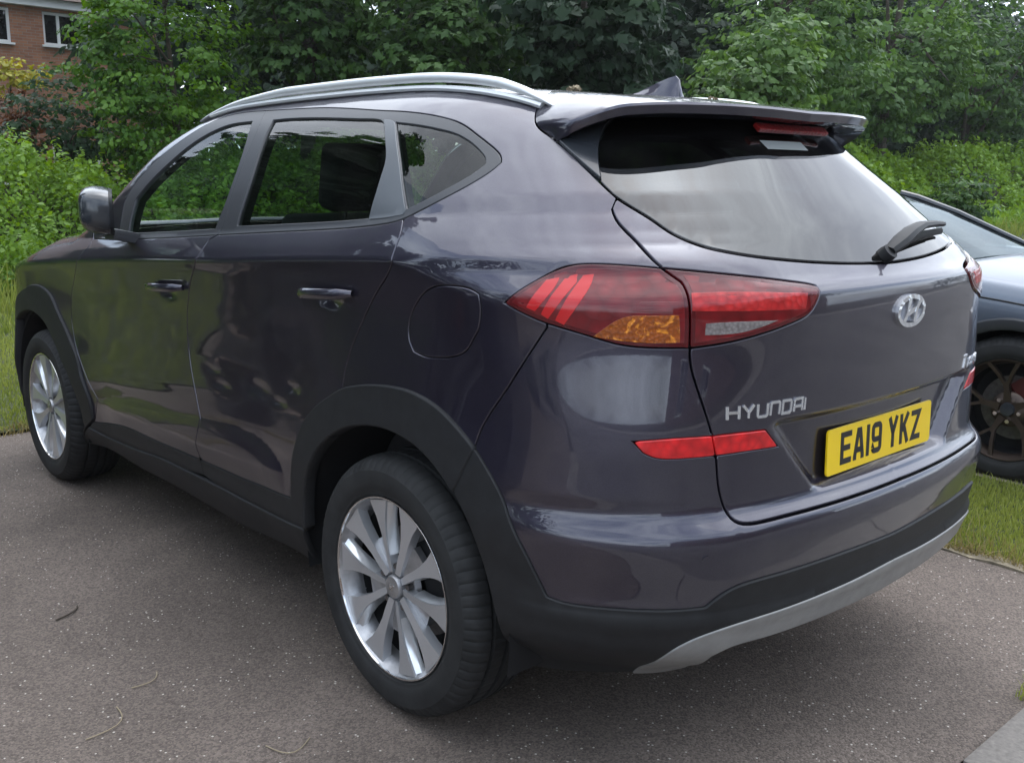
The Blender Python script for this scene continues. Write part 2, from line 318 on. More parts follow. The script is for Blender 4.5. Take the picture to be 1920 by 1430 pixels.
def march(O,D,t0,t1,n=160):
    "outermost crossing of F along rays"
    O=np.atleast_2d(O)+0*D; ts=np.linspace(t0,t1,n)
    hit=np.full(len(D),np.nan); prev=F(O+D*t0); alive=np.ones(len(D),bool); lo=np.full(len(D),float(t0)); hi=np.full(len(D),float(t1))
    for k in range(1,n):
        idx=np.where(alive)[0]
        if len(idx)==0: break
        f=F(O[idx]+D[idx]*ts[k]); h=f<0
        lo[idx[h]]=ts[k-1]; hi[idx[h]]=ts[k]; hit[idx[h]]=1; alive[idx[h]]=False
    ok=~np.isnan(hit); i=np.where(ok)[0]
    a=lo[i].copy(); b=hi[i].copy()
    for _ in range(22):
        m=(a+b)/2; f=F(O[i]+D[i]*m[:,None]); inn=f<0
        b=np.where(inn,m,b); a=np.where(inn,a,m)
    T=np.full(len(D),np.nan); T[i]=b
    return T
X0=-.15; X1=2.75; RW=.85
def wrap_ray(u,z):
    u=np.asarray(u,float); z=np.asarray(z,float)
    tb=np.clip((X0-u)/RW,0,None); tf=np.clip((u-X1)/RW,0,None)
    cx=np.clip(u,X0,X1)
    dx=-np.sin(tb)+np.sin(tf); dy=np.where(tb>0,np.cos(tb),np.where(tf>0,np.cos(tf),1.))
    O=np.stack([cx,0*z,z],-1); D=np.stack([dx,dy,0*z],-1)
    return O,D
def lift(uz,off=0.):
    uz=np.atleast_2d(uz); O,D=wrap_ray(uz[:,0],uz[:,1])
    T=march(O+D*1.4,-D,0.,1.38)
    P=O+D*(1.4-T)[:,None]
    return P
def chart(P):
    P=np.atleast_2d(P); x,y,z=P.T
    u=x.copy(); b=x<X0; u[b]=X0-RW*np.arctan2(X0-x[b],y[b]); f=x>X1; u[f]=X1+RW*np.arctan2(x[f]-X1,y[f])
    return np.stack([u,z],1)
TR={"dlo":[[1.8224,1.1412],[1.8314,1.1973],[1.8561,1.2765],[1.8211,1.343],[1.7168,1.4269],[1.6154,1.4797],[1.5199,1.5239],[1.4319,1.5602],[1.3255,1.586],[1.2022,1.5966],[1.0613,1.5966],[0.7171,1.5926],[0.5377,1.583],[0.3674,1.5705],[0.2355,1.5622],[0.1204,1.5507],[0.0563,1.5404],[0.0103,1.5309],[-0.0403,1.5138],[-0.0768,1.4974],[-0.1181,1.4794],[-0.1522,1.4629],[-0.1869,1.449],[-0.2035,1.4398],[-0.2084,1.4297],[-0.2037,1.4159],[-0.192,1.4031],[-0.1715,1.3866],[-0.1353,1.3606],[-0.0757,1.326],[-0.0452,1.3113],[-0.0085,1.2938],[0.0299,1.2839],[0.0835,1.2759],[0.2163,1.2619],[0.3662,1.2496],[0.6316,1.23],[0.9756,1.2037],[1.2911,1.1788]],"win_f":[[1.7334,1.1674],[1.7443,1.2155],[1.7484,1.2976],[1.6849,1.3523],[1.5858,1.4164],[1.474,1.4816],[1.3723,1.5257],[1.242,1.5575],[1.0853,1.5648],[1.0324,1.4985],[0.9998,1.43],[0.9862,1.3688],[0.9834,1.3081],[0.996,1.253],[1.0107,1.2182],[1.315,1.1956]],"win_r":[[0.9523,1.5645],[0.8402,1.5665],[0.6662,1.5626],[0.4394,1.5521],[0.3018,1.5422],[0.2613,1.5121],[0.2145,1.4751],[0.1724,1.4345],[0.1595,1.3998],[0.1462,1.3509],[0.1423,1.312],[0.1408,1.2868],[0.234,1.2779],[0.3827,1.2664],[0.6484,1.248],[0.8708,1.2332],[0.8692,1.2877],[0.8732,1.3526],[0.8904,1.4179],[0.9198,1.4907],[0.9401,1.5403]],"win_q":[[0.2394,1.5365],[0.1542,1.529],[0.0878,1.5209],[0.0265,1.5113],[-0.017,1.5028],[-0.0648,1.4869],[-0.0985,1.4724],[-0.1356,1.4526],[-0.1612,1.4373],[-0.1688,1.4258],[-0.1614,1.411],[-0.1361,1.3879],[-0.0824,1.3522],[-0.0453,1.332],[-0.0044,1.3141],[0.0197,1.3396],[0.0478,1.3673],[0.0899,1.41],[0.145,1.4593],[0.2005,1.5055]],"bar":[[0.2968,1.542],[0.242,1.5371],[0.2023,1.5055],[0.1467,1.4593],[0.0914,1.41],[0.0492,1.3673],[0.0218,1.3395],[-0.0022,1.314],[-0.0008,1.3018],[0.0329,1.2954],[0.0713,1.2906],[0.1351,1.2851],[0.1391,1.3112],[0.1428,1.35],[0.1559,1.3988],[0.1688,1.4335],[0.2118,1.4751],[0.2575,1.512]],"cut_bp":[[0.9764,1.2042],[1.0189,1.1863],[1.051,1.1131],[1.0909,1.0752],[1.1312,1.0268],[1.1666,0.9581],[1.1785,0.9161],[1.1882,0.8485],[1.1795,0.7695],[1.1361,0.6697],[1.0959,0.5871],[1.1145,0.514],[1.127,0.4397],[1.1115,0.3831]],"cut_rd":[[-0.0085,1.2938],[-0.0294,1.2626],[-0.0336,1.2332],[-0.0319,1.2125],[-0.0368,1.1922],[-0.0261,1.174],[0.0068,1.1436],[0.0462,1.111],[0.0923,1.0618],[0.1352,1.0067],[0.186,0.9274],[0.2045,0.8726],[0.2125,0.8346]],"bpil":[[1.0544,1.5951],[0.9986,1.523],[0.9684,1.4056],[0.959,1.3209],[0.9578,1.2304],[0.9764,1.2042]],"cut_fd":[[1.8796,1.1385],[2.0982,1.1302],[2.0887,1.0957],[2.1772,1.0051],[2.2792,0.8947],[2.2949,0.7811],[2.2632,0.695],[2.2026,0.6249],[2.1311,0.5574],[2.0471,0.4856],[2.0807,0.4299],[2.1118,0.3764]],"door_bot":[[2.1118,0.3764],[1.7765,0.4192],[1.5226,0.4227],[1.368,0.4272],[1.1458,0.4332],[0.955,0.4376],[0.7951,0.4412],[0.5704,0.4537],[0.4883,0.4625]],"clad_bot":[[2.1562,0.3471],[2.0012,0.3348],[1.6982,0.3459],[1.4781,0.3635],[1.2582,0.3674],[1.0011,0.3696],[0.8079,0.3667],[0.6818,0.3683],[0.4663,0.3834],[0.4201,0.3887]],"sill_bot":[[2.4012,0.2244],[2.0924,0.2755],[1.7764,0.2559],[1.4691,0.2574],[1.1002,0.2465],[0.9744,0.2389],[0.5717,0.2694],[0.4433,0.2678]],"arc":[[2.0054,0.497],[1.8061,0.5407],[1.5364,0.5635],[1.2893,0.5753],[1.0635,0.5953],[0.8834,0.6069],[0.7309,0.6047],[0.6314,0.5905],[0.5662,0.5606],[0.5396,0.5322],[0.532,0.499]],"arcline":[[1.9908,0.4822],[1.3134,0.5105],[1.1455,0.5141],[0.8679,0.5203],[0.5396,0.5322]],"ra_out":[[0.4808,0.4678],[0.4656,0.554],[0.4405,0.627],[0.4037,0.6997],[0.3504,0.7527],[0.2645,0.8057],[0.2045,0.8365],[0.1113,0.8622],[0.0322,0.8754],[-0.0514,0.8825],[-0.1286,0.8784],[-0.1952,0.8633],[-0.2467,0.8393],[-0.2858,0.8152],[-0.3202,0.7913],[-0.3573,0.7553],[-0.4013,0.7037],[-0.4248,0.6574],[-0.4731,0.5759],[-0.4986,0.5246],[-0.5143,0.494]],"ra_in":[[0.4148,0.3868],[0.4097,0.4543],[0.3938,0.5267],[0.3607,0.5939],[0.3189,0.6495],[0.2518,0.7056],[0.1712,0.7467],[0.0885,0.7686],[0.0092,0.7785],[-0.0676,0.7748],[-0.1415,0.7607],[-0.1977,0.7369],[-0.2403,0.7071],[-0.2707,0.6827],[-0.3011,0.6473],[-0.3287,0.6046],[-0.3523,0.5523],[-0.3752,0.4854],[-0.3915,0.4266],[-0.4022,0.3544],[-0.3756,0.2606],[-0.3914,0.2364]],"fa_out":[[3.0562,0.7796],[3.0005,0.8133],[2.8302,0.8653],[2.7222,0.8891],[2.6172,0.8914],[2.5246,0.8719],[2.4746,0.8429],[2.4424,0.8084],[2.3709,0.7528],[2.3144,0.7066],[2.2245,0.6341],[2.1905,0.5753],[2.1428,0.5129],[2.1142,0.4452],[2.1135,0.3875]],"fa_in":[[3.0638,0.6979],[2.9472,0.7454],[2.8015,0.7743],[2.6923,0.7682],[2.5956,0.7422],[2.5165,0.6916],[2.433,0.6385],[2.3754,0.5888],[2.3019,0.5495],[2.237,0.4721],[2.2017,0.3969],[2.1929,0.3399],[2.4012,0.2244]],"bump_low":[[-0.5143,0.494],[-0.544,0.4864],[-0.5923,0.4863],[-0.685,0.4884],[-0.7596,0.4894],[-0.8255,0.4923],[-0.8483,0.514],[-0.8927,0.5376],[-1.0205,0.5412],[-1.2327,0.5402],[-1.5397,0.5341],[-1.7972,0.5417],[-1.9382,0.5564],[-2.037,0.5679]],"lid":[[-0.6779,0.2577],[-0.7226,0.3357],[-0.7572,0.3863],[-0.7902,0.412],[-0.8368,0.4348],[-0.9005,0.449],[-1.0337,0.4524],[-1.2539,0.456],[-1.5666,0.4604],[-1.8653,0.4391],[-1.9729,0.4535]],"lid_bot":[[-0.6779,0.2577],[-0.7445,0.2551],[-0.8128,0.2642],[-0.8472,0.3655],[-0.888,0.3878],[-0.9973,0.3847],[-1.2431,0.3801],[-1.5408,0.3758],[-1.7798,0.3662]],"bb_bot":[[-0.3914,0.2364],[-0.4747,0.2414],[-0.5735,0.2506],[-0.6779,0.2577]],"cut_bf":[[-0.4902,1.0855],[-0.445,1.0128],[-0.4024,0.9422],[-0.3498,0.8666],[-0.3277,0.8234],[-0.3202,0.7913]],"cut_bf2":[[-0.3202,0.7913],[-0.2942,0.7362],[-0.2707,0.6827]],"cut_tg":[[-0.5763,1.3554],[-0.572,1.3306],[-0.5891,1.3066],[-0.6444,1.2679],[-0.707,1.2163],[-0.7512,1.1881],[-0.764,1.1644],[-0.7696,1.1054],[-0.7703,1.0518],[-0.775,1.0138],[-0.7915,0.9642],[-0.8081,0.9178],[-0.8251,0.8649],[-0.8353,0.8175],[-0.8375,0.7868],[-0.8461,0.739],[-0.8615,0.6957],[-0.8764,0.6801],[-0.9054,0.675],[-1.0076,0.6752],[-1.2112,0.6748],[-1.5036,0.6755],[-1.8519,0.6827],[-2.0788,0.6997]],"cut_sp":[[-0.0899,1.6152],[-0.1393,1.5864],[-0.1908,1.5444],[-0.2266,1.5197],[-0.3201,1.4858],[-0.4291,1.4373],[-0.5179,1.389],[-0.5763,1.3554]],"glass_low":[[-0.5179,1.389],[-0.5763,1.3554],[-0.6732,1.3126],[-0.7228,1.2848],[-0.7921,1.2597],[-0.8604,1.2462],[-0.9601,1.233],[-1.1187,1.2194],[-1.3293,1.2098],[-1.5526,1.2064],[-1.7361,1.2094]],"gloss":[[-0.3246,1.4845],[-0.393,1.5161],[-0.4771,1.5492],[-0.4566,1.5205],[-0.4552,1.4943],[-0.4684,1.4625],[-0.489,1.4316],[-0.5179,1.3921],[-0.4308,1.4348]],"light_up":[[-0.3939,1.1302],[-0.4062,1.1431],[-0.4183,1.1542],[-0.4378,1.1696],[-0.4602,1.1855],[-0.4812,1.1986],[-0.4998,1.2082],[-0.5304,1.2175],[-0.5611,1.2194],[-0.5992,1.2198],[-0.6561,1.2176],[-0.7072,1.2138]],"light_in":[[-0.7072,1.2138],[-0.7896,1.2073],[-0.9126,1.1953],[-1.006,1.1836],[-1.058,1.1772],[-1.0756,1.1725],[-1.0804,1.1624],[-1.074,1.1481],[-1.0481,1.1176],[-0.9955,1.1015],[-0.9271,1.0835],[-0.8471,1.0663],[-0.7719,1.0556]],"light_lo":[[-0.7719,1.0556],[-0.7029,1.0546],[-0.6503,1.0566],[-0.6147,1.0634],[-0.5858,1.0718],[-0.5343,1.0847],[-0.4881,1.0948],[-0.4477,1.1083],[-0.4138,1.1213],[-0.3939,1.1302]],"lbar1":[[-0.4764,1.1809],[-0.5038,1.1878],[-0.5037,1.1716],[-0.4912,1.1492],[-0.4662,1.1186],[-0.4457,1.1256]],"lbar2":[[-0.517,1.1902],[-0.5391,1.1967],[-0.5419,1.1788],[-0.5293,1.1568],[-0.4941,1.1044],[-0.4783,1.1137]],"lbar3":[[-0.5511,1.1943],[-0.5734,1.1981],[-0.576,1.1785],[-0.5679,1.1588],[-0.5274,1.094],[-0.5084,1.1031]],"amber":[[-0.584,1.0732],[-0.6067,1.0931],[-0.6412,1.1196],[-0.6829,1.1222],[-0.7475,1.1242],[-0.7504,1.0976],[-0.7517,1.067],[-0.706,1.0642],[-0.6499,1.0662],[-0.6145,1.0695]],"lband_o":[[-0.6583,1.1297],[-0.6746,1.1479],[-0.7165,1.1496],[-0.7518,1.1501],[-0.756,1.1318],[-0.7526,1.1288],[-0.7036,1.128]],"lband_u":[[-0.6436,1.1705],[-0.7369,1.1737],[-0.7481,1.1572],[-0.7163,1.1538],[-0.6602,1.1517]],"lband":[[-0.7696,1.1661],[-0.8638,1.1684],[-1.0371,1.161],[-1.0295,1.1283],[-0.8628,1.1311],[-0.772,1.1319]],"rev":[[-0.7994,1.1073],[-0.8639,1.1102],[-0.9564,1.1092],[-0.9302,1.1001],[-0.8693,1.085],[-0.8273,1.0828],[-0.7985,1.0824]],"refl_o":[[-0.6733,0.8579],[-0.7282,0.8647],[-0.7808,0.8683],[-0.8218,0.8694],[-0.8308,0.8281],[-0.7827,0.8256],[-0.7368,0.8236],[-0.7091,0.8245],[-0.6914,0.8365]],"refl_i":[[-0.8248,0.8692],[-0.8758,0.8712],[-0.9453,0.8701],[-0.9655,0.8482],[-0.9836,0.8286],[-0.9003,0.8307],[-0.8338,0.8286]],"flap":[[-0.075,1.0325],[-0.0802,1.0616],[-0.0984,1.0872],[-0.1297,1.1185],[-0.1623,1.141],[-0.1978,1.1535],[-0.236,1.1579],[-0.2763,1.1596],[-0.3096,1.1568],[-0.3288,1.1463],[-0.3362,1.122],[-0.3321,1.0866],[-0.3243,1.0593],[-0.3149,1.0537],[-0.2961,1.0146],[-0.2625,0.9913],[-0.2068,0.9781],[-0.141,0.9722],[-0.0971,0.9803],[-0.0794,1.004]],"hy":[[-0.8551,0.9019],[-1.0129,0.9054],[-0.8537,0.9315],[-1.0095,0.9324]],"tuc":[[-1.9249,0.8986]],"badge":[[-1.5053,1.0936]],"plate":[[-1.4866,0.7717]],"wip":[[-1.4855,1.2295]],"hf":[[1.4569,0.9924],[1.138,1.0128],[1.277,1.0456]],"hr":[[0.3983,1.0674],[0.1256,1.0971],[0.2525,1.1245]],"pale_patch":[[-1.163,1.493],[-1.5375,1.493],[-1.5399,1.47],[-1.19,1.4696]],"sensor":[[-0.8186,0.6115],[-0.8459,0.528]],"dents":[[0.8711,0.9454],[1.0827,0.7598],[0.6481,0.7365],[0.4563,0.9016],[0.35,1.0648],[0.855,0.7944],[0.5854,0.7875],[1.0217,0.8045]]}
# ------------------------------------------------------------------ panels cut out of the body surface
UC=X0-RW*math.pi/2; UF=X1+RW*math.pi/2
def catmull(P,h):
    "dense smooth polyline through P with corners kept; returns dense pts and index of every input point"
    P=np.array(P,float); n=len(P)
    corner=np.zeros(n,bool); corner[0]=corner[-1]=True
    for i in range(1,n-1):
        a=P[i]-P[i-1]; b=P[i+1]-P[i]; c=np.dot(a,b)/(np.linalg.norm(a)*np.linalg.norm(b)+1e-9)
        if c<math.cos(R(38)): corner[i]=True
    out=[P[0]]; idx=[0]; lock=[True]
    for i in range(n-1):
        p1,p2=P[i],P[i+1]; p0=P[i-1] if i>0 and not corner[i] else p1-(p2-p1)*.999; p3=P[i+2] if i+2<n and not corner[i+1] else p2+(p2-p1)*.999
        m=max(1,int(math.ceil(np.linalg.norm(p2-p1)/h))); L=np.linalg.norm(p2-p1)
        m1=(p2-p0)/(np.linalg.norm(p2-p1)+np.linalg.norm(p1-p0)+1e-9)*L; m2=(p3-p1)/(np.linalg.norm(p2-p1)+np.linalg.norm(p3-p2)+1e-9)*L
        for k in range(1,m+1):
            t=k/m; t2=t*t;t3=t2*t
            out.append((2*t3-3*t2+1)*p1+(t3-2*t2+t)*m1+(-2*t3+3*t2)*p2+(t3-t2)*m2); lock.append(k==m and corner[i+1])
        idx.append(len(out)-1)
    out=np.array(out); lock=np.array(lock); lock[0]=lock[-1]=True
    for _ in range(6):
        av=out.copy(); av[1:-1]=out[1:-1]*.5+.25*(out[:-2]+out[2:]); out=np.where(lock[:,None],out,av)
    return out,idx
DENSE={k:catmull(v,.012) if len(v)>2 else (np.array(v),list(range(len(v)))) for k,v in TR.items()}
def S(name,i=0,j=None):
    d,ix=DENSE[name]; n=len(ix); j=n-1 if j is None else j; i%=n; j%=n
    a,b=ix[i],ix[j]
    return d[a:b+1] if a<=b else d[b:a+1][::-1]
def path(*segs):
    out=[]
    for s in segs:
        s=np.atleast_2d(np.array(s,float))
        for p in s:
            if not out or np.linalg.norm(p-out[-1])>.0035: out.append(p)
    if np.linalg.norm(out[0]-out[-1])<.0035: out.pop()
    return np.array(out)
def resample(P,h):
    out=[]; n=len(P)
    for i in range(n):
        a,b=P[i],P[(i+1)%n]; L=np.linalg.norm(b-a); m=max(1,int(round(L/h)))
        for k in range(m): out.append(a+(b-a)*k/m)
    return np.array(out)
def area(P): x,y=P.T; return .5*np.sum(x*np.roll(y,-1)-np.roll(x,-1)*y)
def inset(P,g):
    P=P if area(P)>0 else P[::-1]
    e=np.roll(P,-1,0)-P; e/=np.linalg.norm(e,axis=1,keepdims=True)+1e-12; nrm=np.stack([-e[:,1],e[:,0]],1)
    npv=np.roll(nrm,1,0); b=nrm+npv; bl=np.linalg.norm(b,axis=1,keepdims=True); b/=bl+1e-9; c=np.clip(np.sum(b*nrm,1,keepdims=True),.45,1)
    return P+b*g/c
def inside(Q,P):
    r=np.zeros(len(Q),bool); x,y=Q.T; n=len(P)
    for i in range(n):
        (x1,y1),(x2,y2)=P[i],P[(i+1)%n]
        if y1==y2: continue
        c=((y1>y)!=(y2>y))&(x<(x2-x1)*(y-y1)/(y2-y1)+x1); r^=c
    return r
def dist_to(Q,P):
    d=np.full(len(Q),9.)
    for i in range(len(P)):
        a=P[i];b=P[(i+1)%len(P)]; ab=b-a; L=ab@ab+1e-12
        m=np.abs(Q[:,0]-(a[0]+b[0])/2)<.06+abs(ab[0]); 
        t=np.clip(((Q[m]-a)@ab)/L,0,1); dd=np.linalg.norm(Q[m]-a-t[:,None]*ab,axis=1); d[m]=np.minimum(d[m],dd)
    return d
def wlift(uz):
    O,D=wrap_ray(uz[:,0],uz[:,1]); T=march(O+D*1.4,-D,0.,1.38,64); P=O+D*(1.4-T)[:,None]
    return P
def tlift(xy):
    O=np.stack([xy[:,0],xy[:,1],0*xy[:,0]+1.9],1); D=np.array([[0,0,-1.]])+0*O; T=march(O,D,0.,1.4,64); return O+D*T[:,None]
def panel(poly,h=.016,off=0.,gap=.0022,depth=.014,rnd=.0025,holes=(),lift=wlift,rim=True,seam=None):
    poly=np.array(poly,float); poly=poly if area(poly)>0 else poly[::-1]
    B=inset(resample(poly,h*.8),gap) if gap else resample(poly,h*.8)
    sax=0 if lift is wlift else 1; sval=UC if lift is wlift else 0.
    raw=resample(poly,h*.8); sm_=np.abs(raw[:,sax]-sval)<2e-3
    if area(raw)<0: raw=raw[::-1]; sm_=sm_[::-1]
    B[sm_,sax]=sval
    Hs=[]
    for q in holes:
        q=np.array(q,float); q=q if area(q)<0 else q[::-1]; q=resample(q,h*.8); Hs.append(q)
    lo=B.min(0); hi=B.max(0); gx=np.arange(lo[0]+h/2,hi[0],h); gy=np.arange(lo[1]+h/2,hi[1],h*.866)
    X,Y=np.meshgrid(gx,gy); X=X+(np.arange(len(gy))%2)[:,None]*h/2
    if lift is wlift:
        dy=h*.866; k0=math.floor((lo[1]-1.25)/dy); k1=math.ceil((hi[1]-.9)/dy); ky=np.arange(k0,k1+1); X,Y=np.meshgrid(gx,ky*dy); X=X+(ky%2)[:,None]*h/2; Y=Y+ZC(np.clip(X,-1,3.4))
    Q=np.stack([X.ravel(),Y.ravel()],1)
    m=inside(Q,B)
    for q in Hs: m&=~inside(Q,q)
    Q=Q[m]
    if len(Q):
        d=dist_to(Q,B)
        for q in Hs: d=np.minimum(d,dist_to(Q,q))
        Q=Q[d>h*.5]
    pts=[Vector(p) for p in np.vstack([B]+Hs+[Q])]; nb=len(B); edges=[(i,(i+1)%nb) for i in range(nb)]; st=nb; loops=[list(range(nb))]
    for q in Hs:
        edges+=[(st+i,st+(i+1)%len(q)) for i in range(len(q))]; loops.append(list(range(st,st+len(q)))); st+=len(q)
    V2,E2,F2,ov,_,_=delaunay_2d_cdt(pts,edges,[],0,1e-6)
    V2=np.array([tuple(v) for v in V2]); F2=np.array([f for f in F2 if len(f)==3]).reshape(-1,3)
    c=V2[F2].mean(1); ok=inside(c,B)
    for q in Hs: ok&=~inside(c,q)
    F2=F2[ok]
    inv={}
    for i,o in enumerate(ov):
        for k in o: inv[k]=i
    P=lift(V2); bad=np.isnan(P).any(1)
    if bad.any():
        good=np.where(~bad)[0]
        for i in np.where(bad)[0]:
            j=good[np.argmin(np.sum((V2[good]-V2[i])**2,1))]; P[i]=P[j]
    N=grad(P)
    a,b,cc=P[F2[:,0]],P[F2[:,1]],P[F2[:,2]]; fn=np.cross(b-a,cc-a); fl=np.sum(fn*N[F2[:,0]],1)<0
    F2[fl]=F2[fl][:,::-1]
    P=P+N*off; V=[P]; NN=[N]; Fs=[tuple(f) for f in F2]; n=len(P)
    if rim:
        for L in loops:
            idx=np.array([inv.get(i,i) for i in L]); p=P[idx]; nn=N[idx]; tg=np.roll(p,-1,0)-np.roll(p,1,0); t=np.cross(tg,nn); t/=np.linalg.norm(t,axis=1,keepdims=True)+1e-9
            # outward side: away from the panel
            ctr=V2[idx]; 
            r1=p+t*rnd*.55-nn*rnd*.25; r2=p+t*rnd-nn*rnd; r3=r2-nn*depth
            if L is loops[0]:
                test=np.mean(np.sum(t*(p-P.mean(0)),1)); 
            # decide the sign by the winding: loop is CCW in chart for outer, CW for holes; compare with lifted orientation
            sgn=1.0
            mid=(V2[idx]+np.roll(V2[idx],-1,0))/2; e=np.roll(V2[idx],-1,0)-V2[idx]; outw=np.stack([e[:,1],-e[:,0]],1); outw/=np.linalg.norm(outw,axis=1,keepdims=True)+1e-12
            pq=lift(mid[:: max(1,len(mid)//12)]+outw[:: max(1,len(mid)//12)]*.004); p0=P[idx][:: max(1,len(mid)//12)]; pn=np.roll(P[idx],-1,0)[:: max(1,len(mid)//12)]
            s=np.nansum(np.sum((pq-(p0+pn)/2)*t[:: max(1,len(mid)//12)],1))
            if s<0: t=-t; r1=p+t*rnd*.55-nn*rnd*.25; r2=p+t*rnd-nn*rnd; r3=r2-nn*depth
            n1=nn*.8+t*.6; n2=nn*.35+t*.94; n1/=np.linalg.norm(n1,axis=1,keepdims=True); n2/=np.linalg.norm(n2,axis=1,keepdims=True)
            V+=[r1,r2,r3]; NN+=[n1,n2,t]; m=len(idx); base=[idx,np.arange(n,n+m),np.arange(n+m,n+2*m),np.arange(n+2*m,n+3*m)]; n+=3*m
            for q in range(3):
                A,Bq=base[q],base[q+1]
                for i in range(m):
                    j=(i+1)%m; f=(A[i],A[j],Bq[j],Bq[i])
                    if L is loops[0] and sm_[i] and sm_[j]: continue
                    Fs.append(f)
        V=np.vstack(V); NN=np.vstack(NN)
        # orient the rim faces by their vertex normals
        nf=len(F2)
        for k in range(nf,len(Fs)):
            f=Fs[k]; q=V[list(f)]; g=np.cross(q[1]-q[0],q[2]-q[0])+np.cross(q[2]-q[0],q[3]-q[0])
            if g@NN[list(f)].mean(0)<0: Fs[k]=tuple(reversed(f))
        return V,Fs,NN
    return P,Fs,N
def put(name,p,mat,parent,smooth=True): return link(name,mesh_np(name,p[0],p[1],p[2],smooth),mat,parent)
def both(p): return join([p,mirror(p)])
# ------------------------------------------------------------------ ground, lawns, kerb
def sheet(name,poly,z,mat,kind='structure',thick=None):
    bm=bmesh.new(); vs_=[bm.verts.new((x,y,z)) for x,y in poly]; f=bm.faces.new(vs_)
    if f.normal.z<0: f.normal_flip()
    bm.normal_update()
    if f.normal.z<0: bmesh.ops.reverse_faces(bm,faces=[f])
    if thick:
        r=bmesh.ops.extrude_face_region(bm,geom=[f]); bmesh.ops.translate(bm,verts=[e for e in r['geom'] if isinstance(e,bmesh.types.BMVert)],vec=(0,0,-thick)); bmesh.ops.recalc_face_normals(bm,faces=bm.faces)
    me=bpy.data.meshes.new(name); bm.to_mesh(me); bm.free(); o=link(name,me,mat); tag(o,kind=kind); return o
def asphalt(n,base,chip,fleck=.95):
    m,nt,b=newmat(n); g=nd(nt,'ShaderNodeNewGeometry'); L=nt.links.new
    v=nd(nt,'ShaderNodeTexVoronoi',Scale=200.); L(g.outputs['Position'],v.inputs['Vector']); sp=nd(nt,'ShaderNodeSeparateColor'); L(v.outputs['Color'],sp.inputs['Color'])
    big=nd(nt,'ShaderNodeTexNoise',Scale=1.3,Detail=8.,Roughness=.62); L(g.outputs['Position'],big.inputs['Vector'])
    r1=nd(nt,'ShaderNodeMapRange'); r1.inputs['From Min'].default_value=.3; r1.inputs['From Max'].default_value=.7; r1.inputs['To Min'].default_value=.82; r1.inputs['To Max'].default_value=1.18; L(big.outputs['Fac'],r1.inputs['Value'])
    r2=nd(nt,'ShaderNodeMapRange'); r2.inputs['To Min'].default_value=.62; r2.inputs['To Max'].default_value=1.38; L(sp.outputs['Green'],r2.inputs['Value'])
    mu=nd(nt,'ShaderNodeMath',operation='MULTIPLY'); L(r1.outputs['Result'],mu.inputs[0]); L(r2.outputs['Result'],mu.inputs[1])
    c=nd(nt,'ShaderNodeMix',data_type='RGBA',blend_type='MULTIPLY'); c.inputs['Factor'].default_value=1; c.inputs['A'].default_value=(*base,1); L(mu.outputs[0],c.inputs['B'])
    st=nd(nt,'ShaderNodeTexNoise',Scale=.45,Detail=7.,Roughness=.7,Distortion=.8); L(g.outputs['Position'],st.inputs['Vector']); sr_=nd(nt,'ShaderNodeMapRange'); sr_.inputs['From Min'].default_value=.36; sr_.inputs['From Max'].default_value=.60; sr_.inputs['To Min'].default_value=.74; sr_.inputs['To Max'].default_value=1.08; L(st.outputs['Fac'],sr_.inputs['Value']); mu2=nd(nt,'ShaderNodeMath',operation='MULTIPLY'); L(mu.outputs[0],mu2.inputs[0]); L(sr_.outputs['Result'],mu2.inputs[1]); L(mu2.outputs[0],c.inputs['B'])
    # pale stones among the chippings, more of them in worn patches
    pn=nd(nt,'ShaderNodeTexNoise',Scale=3.5,Detail=3.); L(g.outputs['Position'],pn.inputs['Vector'])
    th=nd(nt,'ShaderNodeMapRange'); th.inputs['From Min'].default_value=.35; th.inputs['From Max'].default_value=.7; th.inputs['To Min'].default_value=.99; th.inputs['To Max'].default_value=fleck; L(pn.outputs['Fac'],th.inputs['Value'])
    v2=nd(nt,'ShaderNodeTexVoronoi',Scale=120.); L(g.outputs['Position'],v2.inputs['Vector']); sp2=nd(nt,'ShaderNodeSeparateColor'); L(v2.outputs['Color'],sp2.inputs['Color'])
    gt=nd(nt,'ShaderNodeMath',operation='GREATER_THAN'); L(sp2.outputs['Red'],gt.inputs[0]); L(th.outputs['Result'],gt.inputs[1])
    lt=nd(nt,'ShaderNodeMath',operation='LESS_THAN'); lt.inputs[1].default_value=.36; L(v2.outputs['Distance'],lt.inputs[0]); ml=nd(nt,'ShaderNodeMath',operation='MULTIPLY'); L(gt.outputs[0],ml.inputs[0]); L(lt.outputs[0],ml.inputs[1])
    fc=nd(nt,'ShaderNodeMix',data_type='RGBA'); fc.inputs['B'].default_value=(*chip,1); L(ml.outputs[0],fc.inputs['Factor']); L(c.outputs['Result'],fc.inputs['A'])
    L(fc.outputs['Result'],b.inputs['Base Color']); b.inputs['Roughness'].default_value=.82; b.inputs['Specular IOR Level'].default_value=.3
    bp=nd(nt,'ShaderNodeBump',Strength=.7,Distance=.003); iv=nd(nt,'ShaderNodeMath',operation='SUBTRACT'); iv.inputs[0].default_value=1; L(v.outputs['Distance'],iv.inputs[1]); L(iv.outputs[0],bp.inputs['Height']); L(bp.outputs['Normal'],b.inputs['Normal'])
    return m
M['asphalt']=asphalt('driveway_asphalt',(.160,.129,.109),(.55,.50,.44))
M['asphalt2']=asphalt('road_asphalt',(.14,.13,.122),(.35,.33,.3),.97)
M['concrete']=pbr('kerb_concrete',(.205,.185,.165),.85,noise=.25,nscale=60,bump=.5,bscale=160,bdist=.003)
M['edging']=pbr('worn_edging',(.22,.185,.13),.9,noise=.35,nscale=25,bump=.5,bscale=80,bdist=.006)
